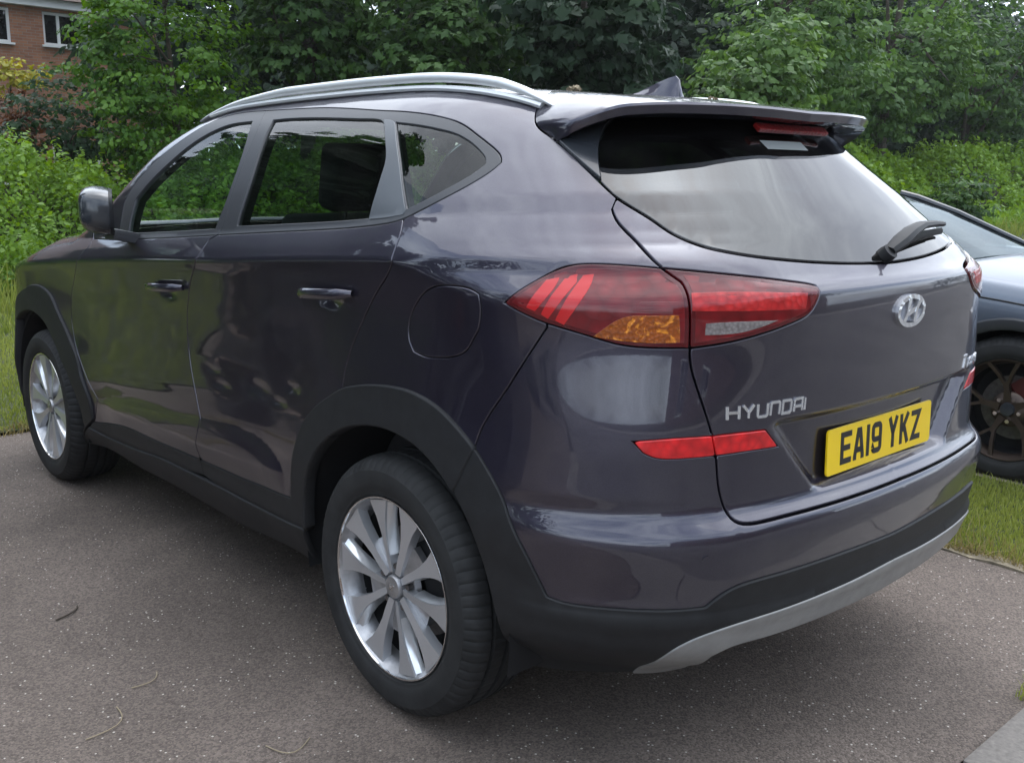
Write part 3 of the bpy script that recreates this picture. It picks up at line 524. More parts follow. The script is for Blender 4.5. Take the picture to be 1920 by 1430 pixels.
M['soil']=pbr('grassy_soil',(.045,.055,.018),.95,noise=.5,nscale=6,bump=.6,bscale=40,bdist=.02)
M['earth']=pbr('leaf_litter',(.04,.035,.02),.95,noise=.5,nscale=8,bump=.6,bscale=20,bdist=.03)
g_=sheet('ground',[(-80,-80),(80,-80),(80,80),(-80,80)],-.03,M['earth'])
sheet('driveway',[(-1.12,-1.40),(3.66,-1.40),(3.66,1.88),(5.25,1.92),(5.25,14),(-1.12,14)],0,M['asphalt'])
sheet('parking_bay',[(-1.12,-8.5),(4.2,-8.5),(4.2,-2.54),(-1.12,-2.54)],0,M['asphalt2'])
sheet('road',[(-8.5,-60),(-1.44,-60),(-1.44,60),(-8.5,60)],-.012,M['asphalt2'])
sheet('pavement',[(-11,-60),(-8.6,-60),(-8.6,60),(-11,60)],-.006,M['concrete'])
sheet('verge',[(-1.10,-2.47),(3.66,-2.47),(3.66,-1.47),(-1.10,-1.47)],.012,M['soil'],thick=.03)
sheet('lawn',[(3.70,-60),(60,-60),(60,1.84),(3.70,1.84)],.008,M['soil']); sheet('lawn',[(5.3,1.84),(60,1.84),(60,40),(5.3,40)],.008,M['soil'])
# kerb stones along the road, a joint every 0.9 m
k0=empty('kerb',(-1.28,0,0)); tag(k0,kind='structure')
proto_k=None
for i in range(-7,12):
    y0=-.02-.915*i
    if proto_k is None:
        bm=bmesh.new(); box(bm,(0,0,-.05),(.315,.905,.118)); o=bm_obj('kerb_stone',bm,M['concrete'],k0,bevel=.012); proto_k=o
    else: o=proto_k.copy(); col.objects.link(o); o.parent=k0
    o.location=(0,y0-.45,0)
for (x0,x1,y,w,nm) in ((-1.10,3.66,-1.435,.068,'edging_strip'),(-1.10,3.66,-2.505,.068,'edging_strip')):
    n=60; V=[];Fs=[]
    for i in range(n+1):
        x=x0+(x1-x0)*i/n; j=[random.uniform(-.012,.012) for _ in range(2)]; zz=.008+random.uniform(-.004,.006)
        V+=[(x,y-w/2+j[0],-.02),(x,y-w/2+j[0],zz),(x,y+w/2+j[1],zz*.7),(x,y+w/2+j[1],-.02)]
    for i in range(n):
        for k in range(3): Fs.append((i*4+k,i*4+k+1,i*4+5+k,i*4+4+k))
    tag(mobj(nm,(V,Fs),M['edging'],None,angle=30),kind='structure')
# ------------------------------------------------------------------ grass and leaves
def blades(n,fx,fy,h0,h1,w,zf=0.,lean=.35):
    x=rng.uniform(*fx,n); y=rng.uniform(*fy,n); h=rng.uniform(h0,h1,n)*(.6+.8*rng.random(n)); a=rng.uniform(0,2*np.pi,n); b=rng.uniform(0,2*np.pi,n); l=h*lean*rng.random(n)*1.6
    z=zf(x,y) if callable(zf) else np.full(n,zf)
    ww=w*(.6+.8*rng.random(n)); dx=np.cos(a)*ww/2; dy=np.sin(a)*ww/2
    p0=np.stack([x-dx,y-dy,z],1); p1=np.stack([x+dx,y+dy,z],1); m0=np.stack([x-dx*.7+np.cos(b)*l*.4,y-dy*.7+np.sin(b)*l*.4,z+h*.6],1); m1=np.stack([x+dx*.7+np.cos(b)*l*.4,y+dy*.7+np.sin(b)*l*.4,z+h*.6],1); t=np.stack([x+np.cos(b)*l,y+np.sin(b)*l,z+h],1)
    V=np.stack([p0,p1,m1,m0,t],1).reshape(-1,3); i=np.arange(n)[:,None]*5
    T=np.concatenate([i+[0,1,2],i+[0,2,3],i+[3,2,4]],1).reshape(-1,3)
    tone=np.repeat(np.clip(.5+.28*rng.standard_normal(n)+.25*np.sin(x*2.3+np.sin(y*3.1))*np.cos(y*1.7),0,1),3)
    return V,T,tone
def cat(parts):
    V=[];T=[];t=[];n=0
    for v,tt,tn in parts: V.append(v);T.append(tt+n);t.append(tn);n+=len(v)
    return np.vstack(V),np.vstack(T),np.concatenate(t)
M['grass']=leaf_mat('lawn_grass',(.13,.18,.035),(.34,.38,.10),.3,.5)
M['drygrass']=leaf_mat('dry_grass',(.16,.14,.05),(.36,.30,.14),.25,.6)
V,T,t=cat([blades(48000,(3.72,7.0),(-2.2,1.8),.025,.05,.007,.0),blades(36000,(7.0,11.5),(-4,2.5),.04,.08,.012,.0),blades(12000,(5.3,12),(1.8,9),.05,.08,.02,.0)])
tag(link('grass',tris_np('grass',V,T,M['grass'],t)),kind='stuff')
V,T,t=blades(2600,(3.62,3.80),(-1.6,2.4),.02,.06,.006,0.,.9); tag(link('dry_grass',tris_np('dry_grass',V,T,M['drygrass'],t)),kind='stuff')
V,T,t=cat([blades(46000,(-1.08,1.9),(-2.46,-1.45),.014,.034,.0045,.01),blades(8000,(1.9,3.6),(-2.46,-1.45),.03,.06,.008,.01)])
tag(link('grass',tris_np('grass',V,T,M['grass'],t)),kind='stuff')
V,T,t=cat([blades(2600,(-1.08,1.6),(-1.475,-1.415),.015,.05,.004,0.,1.2),blades(500,(-1.08,.6),(-1.60,-1.45),.05,.12,.003,0.,.7)]); tag(link('dry_grass',tris_np('dry_grass',V,T,M['drygrass'],t)),kind='stuff')
V,T,t=cat([blades(120,(-1.135,-1.08),(-.60,-.44),.015,.05,.004,0.,.9)]); tag(link('weed_tuft',tris_np('weed_tuft',V,T,M['grass'],t)),kind='stuff')
V,T,t=blades(14000,(5,30),(-40,-8),.06,.14,.03,0.); tag(link('grass',tris_np('grass',V,T,M['grass'],t)),kind='stuff')
LEAFSH={'oval':np.array([(0,0),(.33,.28),(.26,.68),(0,1),(-.26,.68),(-.33,.28)],float),
 'maple':np.array([(0,0),(.42,.12),(.30,.36),(.56,.58),(.22,.62),(0,1),(-.22,.62),(-.56,.58),(-.30,.36),(-.42,.12)],float)}
def leaves(C,size,nrm,shape='oval',tone0=None,droop=.25):
    "C centres, nrm facing; one small folded fan of triangles per leaf"
    n=len(C); sh=LEAFSH[shape]; K=len(sh)
    nrm=nrm/np.linalg.norm(nrm,axis=1,keepdims=True)
    a=rng.standard_normal((n,3)); a[:,2]-=.6; u=a-np.sum(a*nrm,1,keepdims=True)*nrm; u/=np.linalg.norm(u,axis=1,keepdims=True)+1e-9; v=np.cross(nrm,u)
    s=size*(.4+1.1*rng.random(n)**1.3)
    cx=sh[:,0][None,:,None]; cy=(sh[:,1]-.5)[None,:,None]
    P=C[:,None,:]+s[:,None,None]*(v[:,None,:]*cx+u[:,None,:]*cy-nrm[:,None,:]*(droop*(cx**2*1.6+(cy+.1)**2*.8)))
    V=P.reshape(-1,3); i=np.arange(n)[:,None]*K
    T=np.concatenate([i+[0,k,k+1] for k in range(1,K-1)],1).reshape(-1,3)
    tone=np.clip((tone0 if tone0 is not None else .5)+.16*rng.standard_normal(n),0,1)
    return V,T,np.repeat(tone,K-2)
def sph(n):
    d=rng.standard_normal((n,3)); return d/np.linalg.norm(d,axis=1,keepdims=True)
def crown_pts(c,r,ncl,per,cl,flat=.6,shell=(.45,1.0)):
    "clumps of leaves through an ellipsoid crown"
    c=np.array(c); r=np.array(r); d=sph(ncl); k=rng.uniform(shell[0]**2,shell[1]**2,ncl)**.5
    noise=1+.22*np.sin(d[:,0]*5+c[0])*np.cos(d[:,1]*6+c[1])+.12*rng.standard_normal(ncl)
    cc=c+d*r*(k*noise)[:,None]; rad=cl*(.6+.8*rng.random(ncl))
    e=sph(ncl*per); e[:,2]=np.abs(e[:,2])*1.0-.25; q=np.repeat(cc,per,0)+e*(np.repeat(rad,per)*rng.uniform(.55,1.0,ncl*per))[:,None]*np.array([1,1,flat])
    nn=e*np.array([.7,.7,.9])+.45*np.repeat(d,per,0)+.55*sph(ncl*per)+np.array([0,0,.45])
    tone=np.repeat(np.clip(.5+.22*rng.standard_normal(ncl),0,1),per)
    return q,nn,tone
M['bark']=pbr('bark',(.075,.06,.045),.9,noise=.4,nscale=18,bump=.8,bscale=40,bdist=.02)
LM={'mid':leaf_mat('elder_leaf',(.040,.11,.014),(.13,.25,.035)),'dark':leaf_mat('sycamore_leaf',(.024,.062,.015),(.09,.17,.045)),'deep':leaf_mat('dark_bluish_leaf',(.016,.036,.018),(.05,.085,.045)),  # deep: a dark, bluish leaf green
 'haz':leaf_mat('hazel_leaf',(.05,.11,.025),(.15,.25,.07)),'far':leaf_mat('far_tree_leaf',(.045,.10,.025),(.13,.23,.06)),'nettle':leaf_mat('nettle_leaf',(.05,.12,.012),(.20,.33,.05)),
 'red':leaf_mat('dry_red_leaf',(.07,.032,.016),(.15,.075,.035)),'yel':leaf_mat('yellow_leaf',(.20,.20,.02),(.45,.42,.07)),'ivy':leaf_mat('ivy_leaf',(.015,.040,.016),(.05,.10,.04))}
def tree(name,label,cat_,base,lobes,mat,size,shape='oval',trunk=.12,group=None,limbs=7,top=None):
    root=empty(name,(base[0],base[1],0)); tag(root,label,cat_,group)
    parts=[]
    for (c,r,ncl,per,cl) in lobes:
        q,nn,tn=crown_pts(np.array(c)-np.array([base[0],base[1],0]),r,ncl,per,cl); parts.append(leaves(q,size,nn,shape,tn))
    V,T,t=cat(parts); co=link('crown',tris_np('crown',V,T,mat,t),None,root); tag(co,kind='stuff')
    zt=top or max(c[2] for c,*_ in lobes); P=[];n=7
    for i in range(n):
        k=i/(n-1); P.append((.12*math.sin(3*k+base[0]),.12*math.cos(4*k+base[1])-.12,-.1+zt*k))
    V,Fs=tube(P,[trunk*(1.25-.85*i/(n-1)) for i in range(n)],9); V=list(V);Fs=list(Fs)
    for j in range(limbs):
        c,r,*_=lobes[j%len(lobes)]; s=P[2+j%4]; e=np.array(c)-np.array([base[0],base[1],0])+sph(1)[0]*np.array(r)*.7
        mid=(np.array(s)+e)/2+np.array([0,0,.25]); v,f=tube([s,tuple(mid),tuple(e)],[trunk*.42,trunk*.25,trunk*.07],6); m=len(V); V+=v; Fs+=[tuple(q+m for q in ff_) for ff_ in f]
    mobj('trunk',(V,Fs),M['bark'],root,angle=50)
    return root
tree('elder_bush','bushy mid-green elder in front of the brick house','bush',(13.1,-4.3),[((13.1,-4.36,2.9),(1.25,1.30,1.65),190,44,.34),((12.9,-3.75,1.9),(.9,.8,.9),70,40,.30),((13.3,-3.52,3.2),(.6,.45,1.0),56,40,.26),((13.4,-4.7,4.6),(1.2,1.2,1.1),60,20,.4)],LM['mid'],.078,'oval',.05)
tree('ivy_shrub','dark ivy-covered shrub in front of the brick wall','shrub',(14.6,-3.2),[((14.64,-3.3,2.0),(.7,.72,.85),70,30,.28),((14.9,-2.55,1.6),(.6,.5,.7),36,30,.26),((14.3,-3.7,1.5),(.7,.6,.8),50,28,.28)],LM['ivy'],.085,'oval',.05)
tree('russet_shrub','small russet-leaved shrub below the house windows','shrub',(15.5,-2.85),[((15.5,-2.9,2.15),(.35,.40,.5),26,24,.20),((15.5,-2.95,1.5),(.4,.4,.5),22,24,.22)],LM['red'],.085,'oval',.03)
tree('yellow_shrub','yellow-leaved shrub under the left house window','shrub',(16.9,-3.2),[((16.9,-3.29,2.95),(.4,.6,.26),34,26,.2),((17,-2.7,2.5),(.4,.6,.5),20,22,.22)],LM['yel'],.085,'oval',.04)
tree('sycamore_tree','dark sycamore behind the front of the SUV roof','tree',(12.6,-6.4),[((12.18,-6.31,3.4),(1.1,1.1,1.35),120,26,.36),((12.6,-7.0,5.2),(1.5,1.5,1.3),60,18,.5),((12.0,-5.6,4.6),(.9,.9,.9),50,20,.36)],LM['dark'],.13,'maple',.13)
tree('sycamore_tree','spreading sycamore with pale tips above the middle of the roof','tree',(11.5,-8.4),[((10.72,-7.97,3.35),(1.3,1.5,.95),150,24,.34),((10.2,-7.4,2.6),(.8,1.1,.5),60,22,.28),((11.5,-8.2,5.4),(1.6,1.8,1.6),80,18,.5)],LM['dark'],.135,'maple',.15)
tree('sycamore_tree','dark bluish large-leaved sycamore behind the aerial fin','tree',(9.6,-9.6),[((8.3,-8.6,3.5),(1.15,1.25,1.25),130,24,.36),((8.8,-9.3,2.2),(1.1,1.3,.9),90,22,.34),((9.2,-9.2,5.2),(1.6,1.6,1.3),60,18,.5)],LM['deep'],.17,'maple',.17)
tree('hazel_tree','pale leafy hazel rising over the rear spoiler','tree',(9.2,-13.6),[((8.56,-13.0,2.75),(1.0,1.35,.75),150,24,.30),((8.7,-13.7,3.6),(.9,1.2,.6),90,22,.28),((8.6,-11.9,2.2),(.9,.8,.7),60,22,.28)],LM['haz'],.125,'oval',.08)
tree('ash_tree','tall mid-green tree behind the right end of the spoiler','tree',(12.6,-19.6),[((12.2,-20.2,4.6),(2.0,2.6,2.2),280,26,.42),((12.0,-18.0,3.4),(1.3,1.6,1.2),120,24,.36),((12.4,-20.5,7.2),(2,2.4,1.4),90,18,.6)],LM['far'],.15,'oval',.2)
tree('ash_tree','broad green tree above the overgrown bank at the right','tree',(13.2,-26.6),[((12.8,-26.8,4.3),(2.2,2.9,2.0),280,26,.45),((12.6,-24.2,3.4),(1.4,1.7,1.2),110,24,.36),((12.8,-27,6.8),(2.2,2.4,1.5),80,18,.6)],LM['far'],.16,'oval',.2)
tree('ash_tree','farthest tree at the right edge with small gaps of sky','tree',(13.6,-33.0),[((13,-32.6,5.4),(2.2,2.6,2.7),230,24,.5),((13,-34.2,3.4),(1.8,1.8,1.6),110,22,.42)],LM['dark'],.17,'oval',.2)
tree('shrub','round dark-green shrub on the bank above the second car','shrub',(8.3,-21.0),[((8.25,-21.0,.85),(.7,.85,.72),90,30,.24),((8.2,-20.2,.55),(.5,.6,.5),36,26,.22)],LM['dark'],.10,'oval',.04)
# overgrown bank: nettles and brambles over a low mound, one mass nobody could count
def bank_z(x,y):
    s=sm(9.6,12.3,x+.55*np.sin(y*.55)+.25*np.sin(y*1.7)); h=1.18+.25*np.sin(y*.8+1)+.14*np.sin(y*2.3)+.45*sm(-14,-26,y)
    return np.maximum(s*h,-.02)-.02
gx=np.linspace(9,19,41); gy=np.linspace(-44,14,160); X,Y=np.meshgrid(gx,gy); Z=bank_z(X,Y)
V=np.stack([X.ravel(),Y.ravel(),Z.ravel()],1); i=(np.arange(159)[:,None]*41+np.arange(40)[None]).ravel(); T=np.stack([i,i+1,i+42,i+41],1)
tag(link('bank',tris_np('bank',V,T,M['earth'],None,True)),kind='structure')
def cover(n,fx,fy,size,up,tone=.5):
    x=rng.uniform(*fx,n); y=rng.uniform(*fy,n); tu=.34*np.abs(np.sin(x*3.7+np.sin(y*2.9)*1.5))*np.abs(np.cos(y*3.3+x))+.1*np.sin(x*9)*np.cos(y*8)
    z=bank_z(x,y)+rng.random(n)**.6*(up+tu); C=np.stack([x,y,z],1)
    nn=np.stack([-.55*np.ones(n),.15*np.ones(n),.7*np.ones(n)],1)+1.0*sph(n)
    return leaves(C,size,nn,'oval',tone+.3*(tu/.34-.35)+.15*np.sin(x*1.3+y*.9))
def stalks(n,fx,fy,h0,h1,per,size):
    "upright nettle and dock stems, leaves in whorls up each stem"
    x=rng.uniform(*fx,n); y=rng.uniform(*fy,n); h=rng.uniform(h0,h1,n); b=rng.uniform(0,6.28,n); k=np.repeat(np.arange(n),per); q=np.tile(np.linspace(.25,1,per),n); a=rng.uniform(0,6.28,n*per); r=.11*(1.15-q)+.02
    C=np.stack([x[k]+np.cos(a)*r+.12*h[k]*q*np.cos(b[k]),y[k]+np.sin(a)*r+.12*h[k]*q*np.sin(b[k]),bank_z(x[k],y[k])+h[k]*q],1)
    return leaves(C,size,np.stack([np.cos(a)*.5,np.sin(a)*.5,np.ones(n*per)],1)+.4*sph(n*per),'oval',.45+.35*q)
V,T,t=cat([stalks(900,(9.9,13.2),(-9,2.5),.35,.85,24,.075),stalks(500,(9.6,13.4),(-34,-14),.4,1.0,22,.12),cover(75000,(9.5,13.5),(-9,2.5),.062,.36),cover(15000,(9.4,13.2),(-20,-9),.09,.36),cover(44000,(8.9,13.6),(-37,-14),.115,.42,.85),cover(9000,(9.4,13.5),(2.5,10),.13,.35)])
tag(link('undergrowth',tris_np('undergrowth',V,T,LM['nettle'],t)),kind='stuff')
V,T,t=cat([blades(9000,(8.3,10.6),(-9,1.8),.12,.42,.010,lambda x,y: bank_z(x,y)+.02,.6),blades(6000,(8.0,10.4),(-34,-12),.15,.5,.016,lambda x,y: bank_z(x,y)+.02,.6)]); tag(link('tall_grass',tris_np('tall_grass',V,T,M['grass'],t)),kind='stuff')
# woodland behind, one mass of foliage
parts=[]
for k in range(34):
    y=-46+k*1.75+random.uniform(-.5,.5); x=15.5+random.uniform(0,3.5); 
    if y>-5.5: continue
    if y>-9: x+=3
    q,nn,tn=crown_pts((x,y,random.uniform(2.5,5.5)),(1.9,1.9,2.8),110,20,.7); parts.append(leaves(q,.26,nn,'oval',tn*.7))
    q,nn,tn=crown_pts((x+1,y,random.uniform(6,9)),(2.2,2.2,2.4),60,18,.9); parts.append(leaves(q,.32,nn,'oval',tn*.7))
for k in range(24):
    y=-52+k*2.0+random.uniform(-.5,.5); x=21.5+random.uniform(0,2.5)
    if y>-10: continue
    q,nn,tn=crown_pts((x,y,random.uniform(3,8)),(2.0,2.2,4.2),110,16,1.0); parts.append(leaves(q,.42,nn,'oval',tn*.7))
for k in range(9):
    q,nn,tn=crown_pts((-16+k*3.4,-47+random.uniform(-2,2),random.uniform(3.5,5)),(2.4,2.2,4.2),60,16,1.0); parts.append(leaves(q,.5,nn,'oval',tn*.7))
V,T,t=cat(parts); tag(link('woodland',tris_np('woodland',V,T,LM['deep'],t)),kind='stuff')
# ------------------------------------------------------------------ brick house beyond the bushes
def brick(n,a=(.27,.105,.06),scale=13.3,rot=None):
    m,nt,b=newmat(n); L=nt.links.new; g=nd(nt,'ShaderNodeNewGeometry'); sp=nd(nt,'ShaderNodeSeparateXYZ'); L(g.outputs['Position'],sp.inputs[0]); cb_=nd(nt,'ShaderNodeCombineXYZ'); L(sp.outputs['Y'],cb_.inputs['X']); L(sp.outputs['Z'],cb_.inputs['Y'])
    t=nd(nt,'ShaderNodeTexBrick',Scale=1.0); t.inputs['Brick Width'].default_value=.225; t.inputs['Row Height'].default_value=.075; t.inputs['Mortar Size'].default_value=.006
    t.inputs['Color1'].default_value=(*a,1); t.inputs['Color2'].default_value=(a[0]*.72,a[1]*.7,a[2]*.75,1); t.inputs['Mortar'].default_value=(.26,.22,.18,1); L(cb_.outputs[0],t.inputs['Vector'])
    nz=nd(nt,'ShaderNodeTexNoise',Scale=1.8,Detail=6.); L(g.outputs['Position'],nz.inputs['Vector']); mr=nd(nt,'ShaderNodeMapRange'); mr.inputs['To Min'].default_value=.65; mr.inputs['To Max'].default_value=1.3; L(nz.outputs['Fac'],mr.inputs['Value'])
    mm=nd(nt,'ShaderNodeMix',data_type='RGBA',blend_type='MULTIPLY'); mm.inputs['Factor'].default_value=1; L(t.outputs['Color'],mm.inputs['A']); L(mr.outputs['Result'],mm.inputs['B']); L(mm.outputs['Result'],b.inputs['Base Color']); b.inputs['Roughness'].default_value=.9
    bp=nd(nt,'ShaderNodeBump',Strength=.6,Distance=.01); L(t.outputs['Fac'],bp.inputs['Height']); bp.invert=True; L(bp.outputs['Normal'],b.inputs['Normal']); return m
M['brick']=brick('red_brick',(.36,.165,.09)); M['tile']=pbr('roof_tile',(.10,.07,.06),.85,noise=.3,nscale=9)
def house(root,x,y0,y1,ztop,wins,face=-1,mat='brick',depth=7):
    "front wall at x facing face*x, with real openings: built of piers and panels between the windows"
    bm=bmesh.new(); T_w=.3; xs_=x-face*T_w/2
    ys=sorted({y0,y1}|{w[0] for w in wins}|{w[1] for w in wins})
    for a,b in zip(ys[:-1],ys[1:]):
        hit=sorted([w for w in wins if w[0]<=a+1e-6 and w[1]>=b-1e-6],key=lambda w:w[2]); z=0
        for w in hit: box(bm,(xs_,(a+b)/2,(z+w[2])/2),(T_w,b-a,w[2]-z)); z=w[3]
        box(bm,(xs_,(a+b)/2,(z+ztop)/2),(T_w,b-a,ztop-z))
    bmesh.ops.remove_doubles(bm,verts=bm.verts,dist=1e-4); bm_obj('wall',bm,M[mat],root)
    bm=bmesh.new(); box(bm,(x-face*(depth/2+.3),(y0+y1)/2,ztop/2),(depth,y1-y0,ztop)); bm_obj('wall',bm,M[mat],root)
    for w in wins:
        bm=bmesh.new(); xx=x-face*.10; a,b,c,d=w[:4]
        for (cy,cz,sy,sz) in (((a+b)/2,c+.035,b-a,.07),((a+b)/2,d-.035,b-a,.07),(a+.035,(c+d)/2,.07,d-c-.14),(b-.035,(c+d)/2,.07,d-c-.14),(a+(b-a)*w[4],(c+d)/2,.075,d-c-.14)): box(bm,(xx,cy,cz),(.07,sy,sz))
        wf=bm_obj('window',bm,M['white'],root)
        bm=bmesh.new(); box(bm,(x-face*.11,(a+b)/2,(c+d)/2),(.012,b-a-.1,d-c-.1)); bm_obj('pane',bm,M['housepane'],wf)
        bm=bmesh.new(); box(bm,(x+face*.03,(a+b)/2,c-.03),(.14,b-a+.12,.05)); bm_obj('sill',bm,M['white'],wf)
        bm=bmesh.new(); box(bm,(x-face*.24,(a+b)/2,(c+d)/2),(.02,b-a,d-c)); bm_obj('dark_backing',bm,M['under'],wf)  # near-black sheet closing the opening behind each pane
    bm=bmesh.new(); box(bm,(x+face*.2,(y0+y1)/2,ztop+.10),(.03,y1-y0+.6,.22)); box(bm,(x+face*.10,(y0+y1)/2,ztop+.0),(.20,y1-y0+.6,.02)); bm_obj('fascia',bm,M['white'],root)
    bm=bmesh.new(); e=ztop+.22; xm=x-face*depth/2
    v=[bm.verts.new(q) for q in ((x+face*.35,y0-.3,e-.02),(x+face*.35,y1+.3,e-.02),(xm,y1+.3,e+2.6),(xm,y0-.3,e+2.6),(x-face*(depth+.6),y0-.3,e-.02),(x-face*(depth+.6),y1+.3,e-.02))]
    for q in ((0,1,2,3),(3,2,5,4),(0,3,4),(1,5,2),(0,4,5,1)): bm.faces.new([v[i] for i in q])
    bm_obj('roof',bm,M['tile'],root)
h1=empty('brick_house',(28,-2,0)); tag(h1,'red brick house with white windows beyond the bushes','house')
house(h1,28,-11,9,5.72,[(-6.57,-5.2,4.72,5.62,.5),(-8.75,-7.41,4.74,5.62,.68),(-2.6,-1.2,4.72,5.62,.5),(-6.57,-5.2,1.0,2.2,.5),(-8.75,-7.41,1.0,2.2,.5)])
for o in list(h1.children): o.location.x-=28; o.location.y+=2
# homes and trees across the road behind the camera (seen only mirrored in the paint and glass)
h2=empty('brick_terrace',(-19,0,0)); tag(h2,'brown brick terrace across the road behind the viewer','house')
M['brick2']=brick('brown_brick',(.20,.125,.09))
wn_=[]
for k in range(7):
    y=-17+k*4.4; wn_+=[(y,y+1.5,.9,2.2,.5),(y,y+1.5,3.5,4.7,.5)]
house(h2,-19,-19,13,5.3,wn_,face=1,mat='brick2')
for o in list(h2.children): o.location.x+=19
# ------------------------------------------------------------------ the grey SUV
suv=empty('suv',(0,0,0)); tag(suv,'dark purple-grey five-door SUV with a dented rear door and yellow rear plate','car')
def clipu(P,u=UC): return P[P[:,0]>u+.004]
EY=Spl([(-.13,.468),(-.08,.50),(.0,.535),(.35,.555),(.9,.572),(1.2,.588),(1.45,.612),(1.55,.632),(1.7,.662),(1.9,.716),(2.1,.768),(2.17,.785)])
def redge(x): return chart(tlift(np.stack([x,EY(x)],1)))
re_x=np.linspace(2.17,-.127,90); REDGE=redge(re_x)
hx=np.linspace(2.17,3.2,40); HY=np.interp(hx,[2.17,2.6,3.2],[.785,.80,.80]); HEDGE=chart(tlift(np.stack([hx,HY],1)))
flap=S('flap'); 
P={}
qp=path(S('cut_sp'),S('cut_tg',0,4),S('light_up',-1,0),S('light_lo',-1,6),S('cut_bf'),S('ra_out',14,6),S('cut_rd',12,0),S('dlo',31,0),S('cut_fd',0,1),REDGE)
P['quarter_panel']=panel(qp,holes=[flap],gap=.0038,depth=.022)
P['fuel_flap']=panel(flap,gap=.0075,depth=.02,rnd=.003)
P['rear_door_r']=None
rd=path(S('cut_bp',0,12),S('door_bot',4,8),S('ra_out',0,6),S('cut_rd',12,0),S('dlo',31,37))
DENTED=True; P['rear_door']=panel(rd,h=.012,gap=.0038,depth=.022); DENTED=False; P['rear_door_r']=panel(rd,h=.02)
fd=path(S('cut_fd',0,11),S('door_bot',0,4),S('cut_bp',12,0),S('dlo',37,38),S('dlo',0,0))
P['front_door']=panel(fd,gap=.0038,depth=.022)
P['front_wing']=panel(path(S('fa_out'),S('cut_fd',10,1),HEDGE,[(HEDGE[-1][0],.82)]))
rdc=path(S('door_bot',4,8),S('ra_out',0,0),S('ra_in',0,0),S('clad_bot',9,5),S('cut_bp',13,12))
fdc=path(S('door_bot',0,4),S('cut_bp',12,13),S('clad_bot',4,0))
P['rear_door_cladding']=panel(rdc,off=.004); P['front_door_cladding']=panel(fdc,off=.004)
P['sill']=panel(path(S('clad_bot'),S('sill_bot',-1,0)),off=.012,gap=.001)
P['wheel_arch_trim_rd']=panel(path(S('ra_out',0,6),S('ra_in',5,0)),off=.011,gap=.001,depth=.03,rnd=.006)
P['wheel_arch_trim_q']=panel(path(S('ra_out',6,14),S('cut_bf2'),S('ra_in',13,5)),off=.011,gap=.001,depth=.03,rnd=.006)
P['wheel_arch_trim_f']=panel(path(S('fa_out',14,0),[(3.12,.64),(3.20,.45),(3.18,.28),(3.08,.28),(3.09,.40),(3.07,.58)],S('fa_in')),off=.011,gap=.001,depth=.03,rnd=.006)
def zc_at(nm): q=S(nm); o=np.argsort(q[:,0]); return float(np.interp(UC,q[o,0],q[o,1]))
# tailgate, bumper, rear lamps (left halves, mirrored)
cb=[(UC,.675)]
tg=path(S('cut_tg',0,4),S('light_in'),S('cut_tg',8,12),S('refl_i'),S('cut_tg',13,19),clipu(S('cut_tg',19,21)),cb,[(UC,1.207)],clipu(S('glass_low',9,1)))
P['tailgate']=both(panel(tg,h=.010,gap=.005,depth=.024,rnd=.003))
P['rear_window']=both(panel(path(S('glass_low',0,8),[(UC,1.207),(UC,1.55)],[(-.52,1.55)],S('gloss',2,7)),off=-.001,gap=.004))
P['window_side_blade']=panel(S('gloss'),off=.010,gap=.001)
bump=path(S('light_lo',0,6),S('cut_bf'),S('ra_out',14,20),clipu(S('bump_low')),[(UC,zc_at('bump_low'))],cb,clipu(S('cut_tg',21,13)),S('refl_o',4,8),S('refl_o',0,3),S('cut_tg',12,8))
P['rear_bumper']=both(panel(bump,gap=.0036,depth=.022))
zl=zc_at('bump_low'); zd=zc_at('lid'); zb_=zc_at('lid_bot')
low=path(clipu(S('bump_low'))[::-1],S('ra_out',20,14),S('cut_bf2'),S('ra_in',13,-1),S('bb_bot'),clipu(S('lid')),[(UC,zd),(UC,zl)])
P['lower_bumper']=both(panel(low,off=.006,gap=.001,depth=.03))
P['skid_plate']=both(panel(path(clipu(S('lid')),[(UC,zd),(UC,zb_)],clipu(S('lid_bot'))[::-1]),off=.010,gap=.0006,depth=.03))
P['tail_light_o']=panel(path(S('light_up'),S('cut_tg',5,8),S('light_lo')),off=.004,gap=.004)
P['tail_light_i']=panel(path(S('light_in'),S('cut_tg',8,5)),off=.004,gap=.004)
P['reflector_o']=panel(S('refl_o'),off=.002,gap=.002); P['reflector_i']=panel(S('refl_i'),off=.002,gap=.002)
# window frames
ff=path(S('dlo',0,10),S('bpil',0,5),S('dlo',37,38))
rf=path(S('dlo',10,37),S('bpil',5,0))
P['window_frame_f']=panel(ff,off=.001,holes=[S('win_f')],gap=.0015)
P['window_frame_r']=panel(rf,off=.001,holes=[S('win_r'),S('win_q')],gap=.0015)
P['bar']=panel(S('bar'),off=.0035,gap=.001,rnd=.002)
P['win_f']=panel(S('win_f'),off=-.006,gap=-.004,rim=False,h=.03); P['win_r']=panel(S('win_r'),off=-.006,gap=-.004,rim=False,h=.03); P['win_q']=panel(S('win_q'),off=-.004,gap=-.004,rim=False,h=.03)
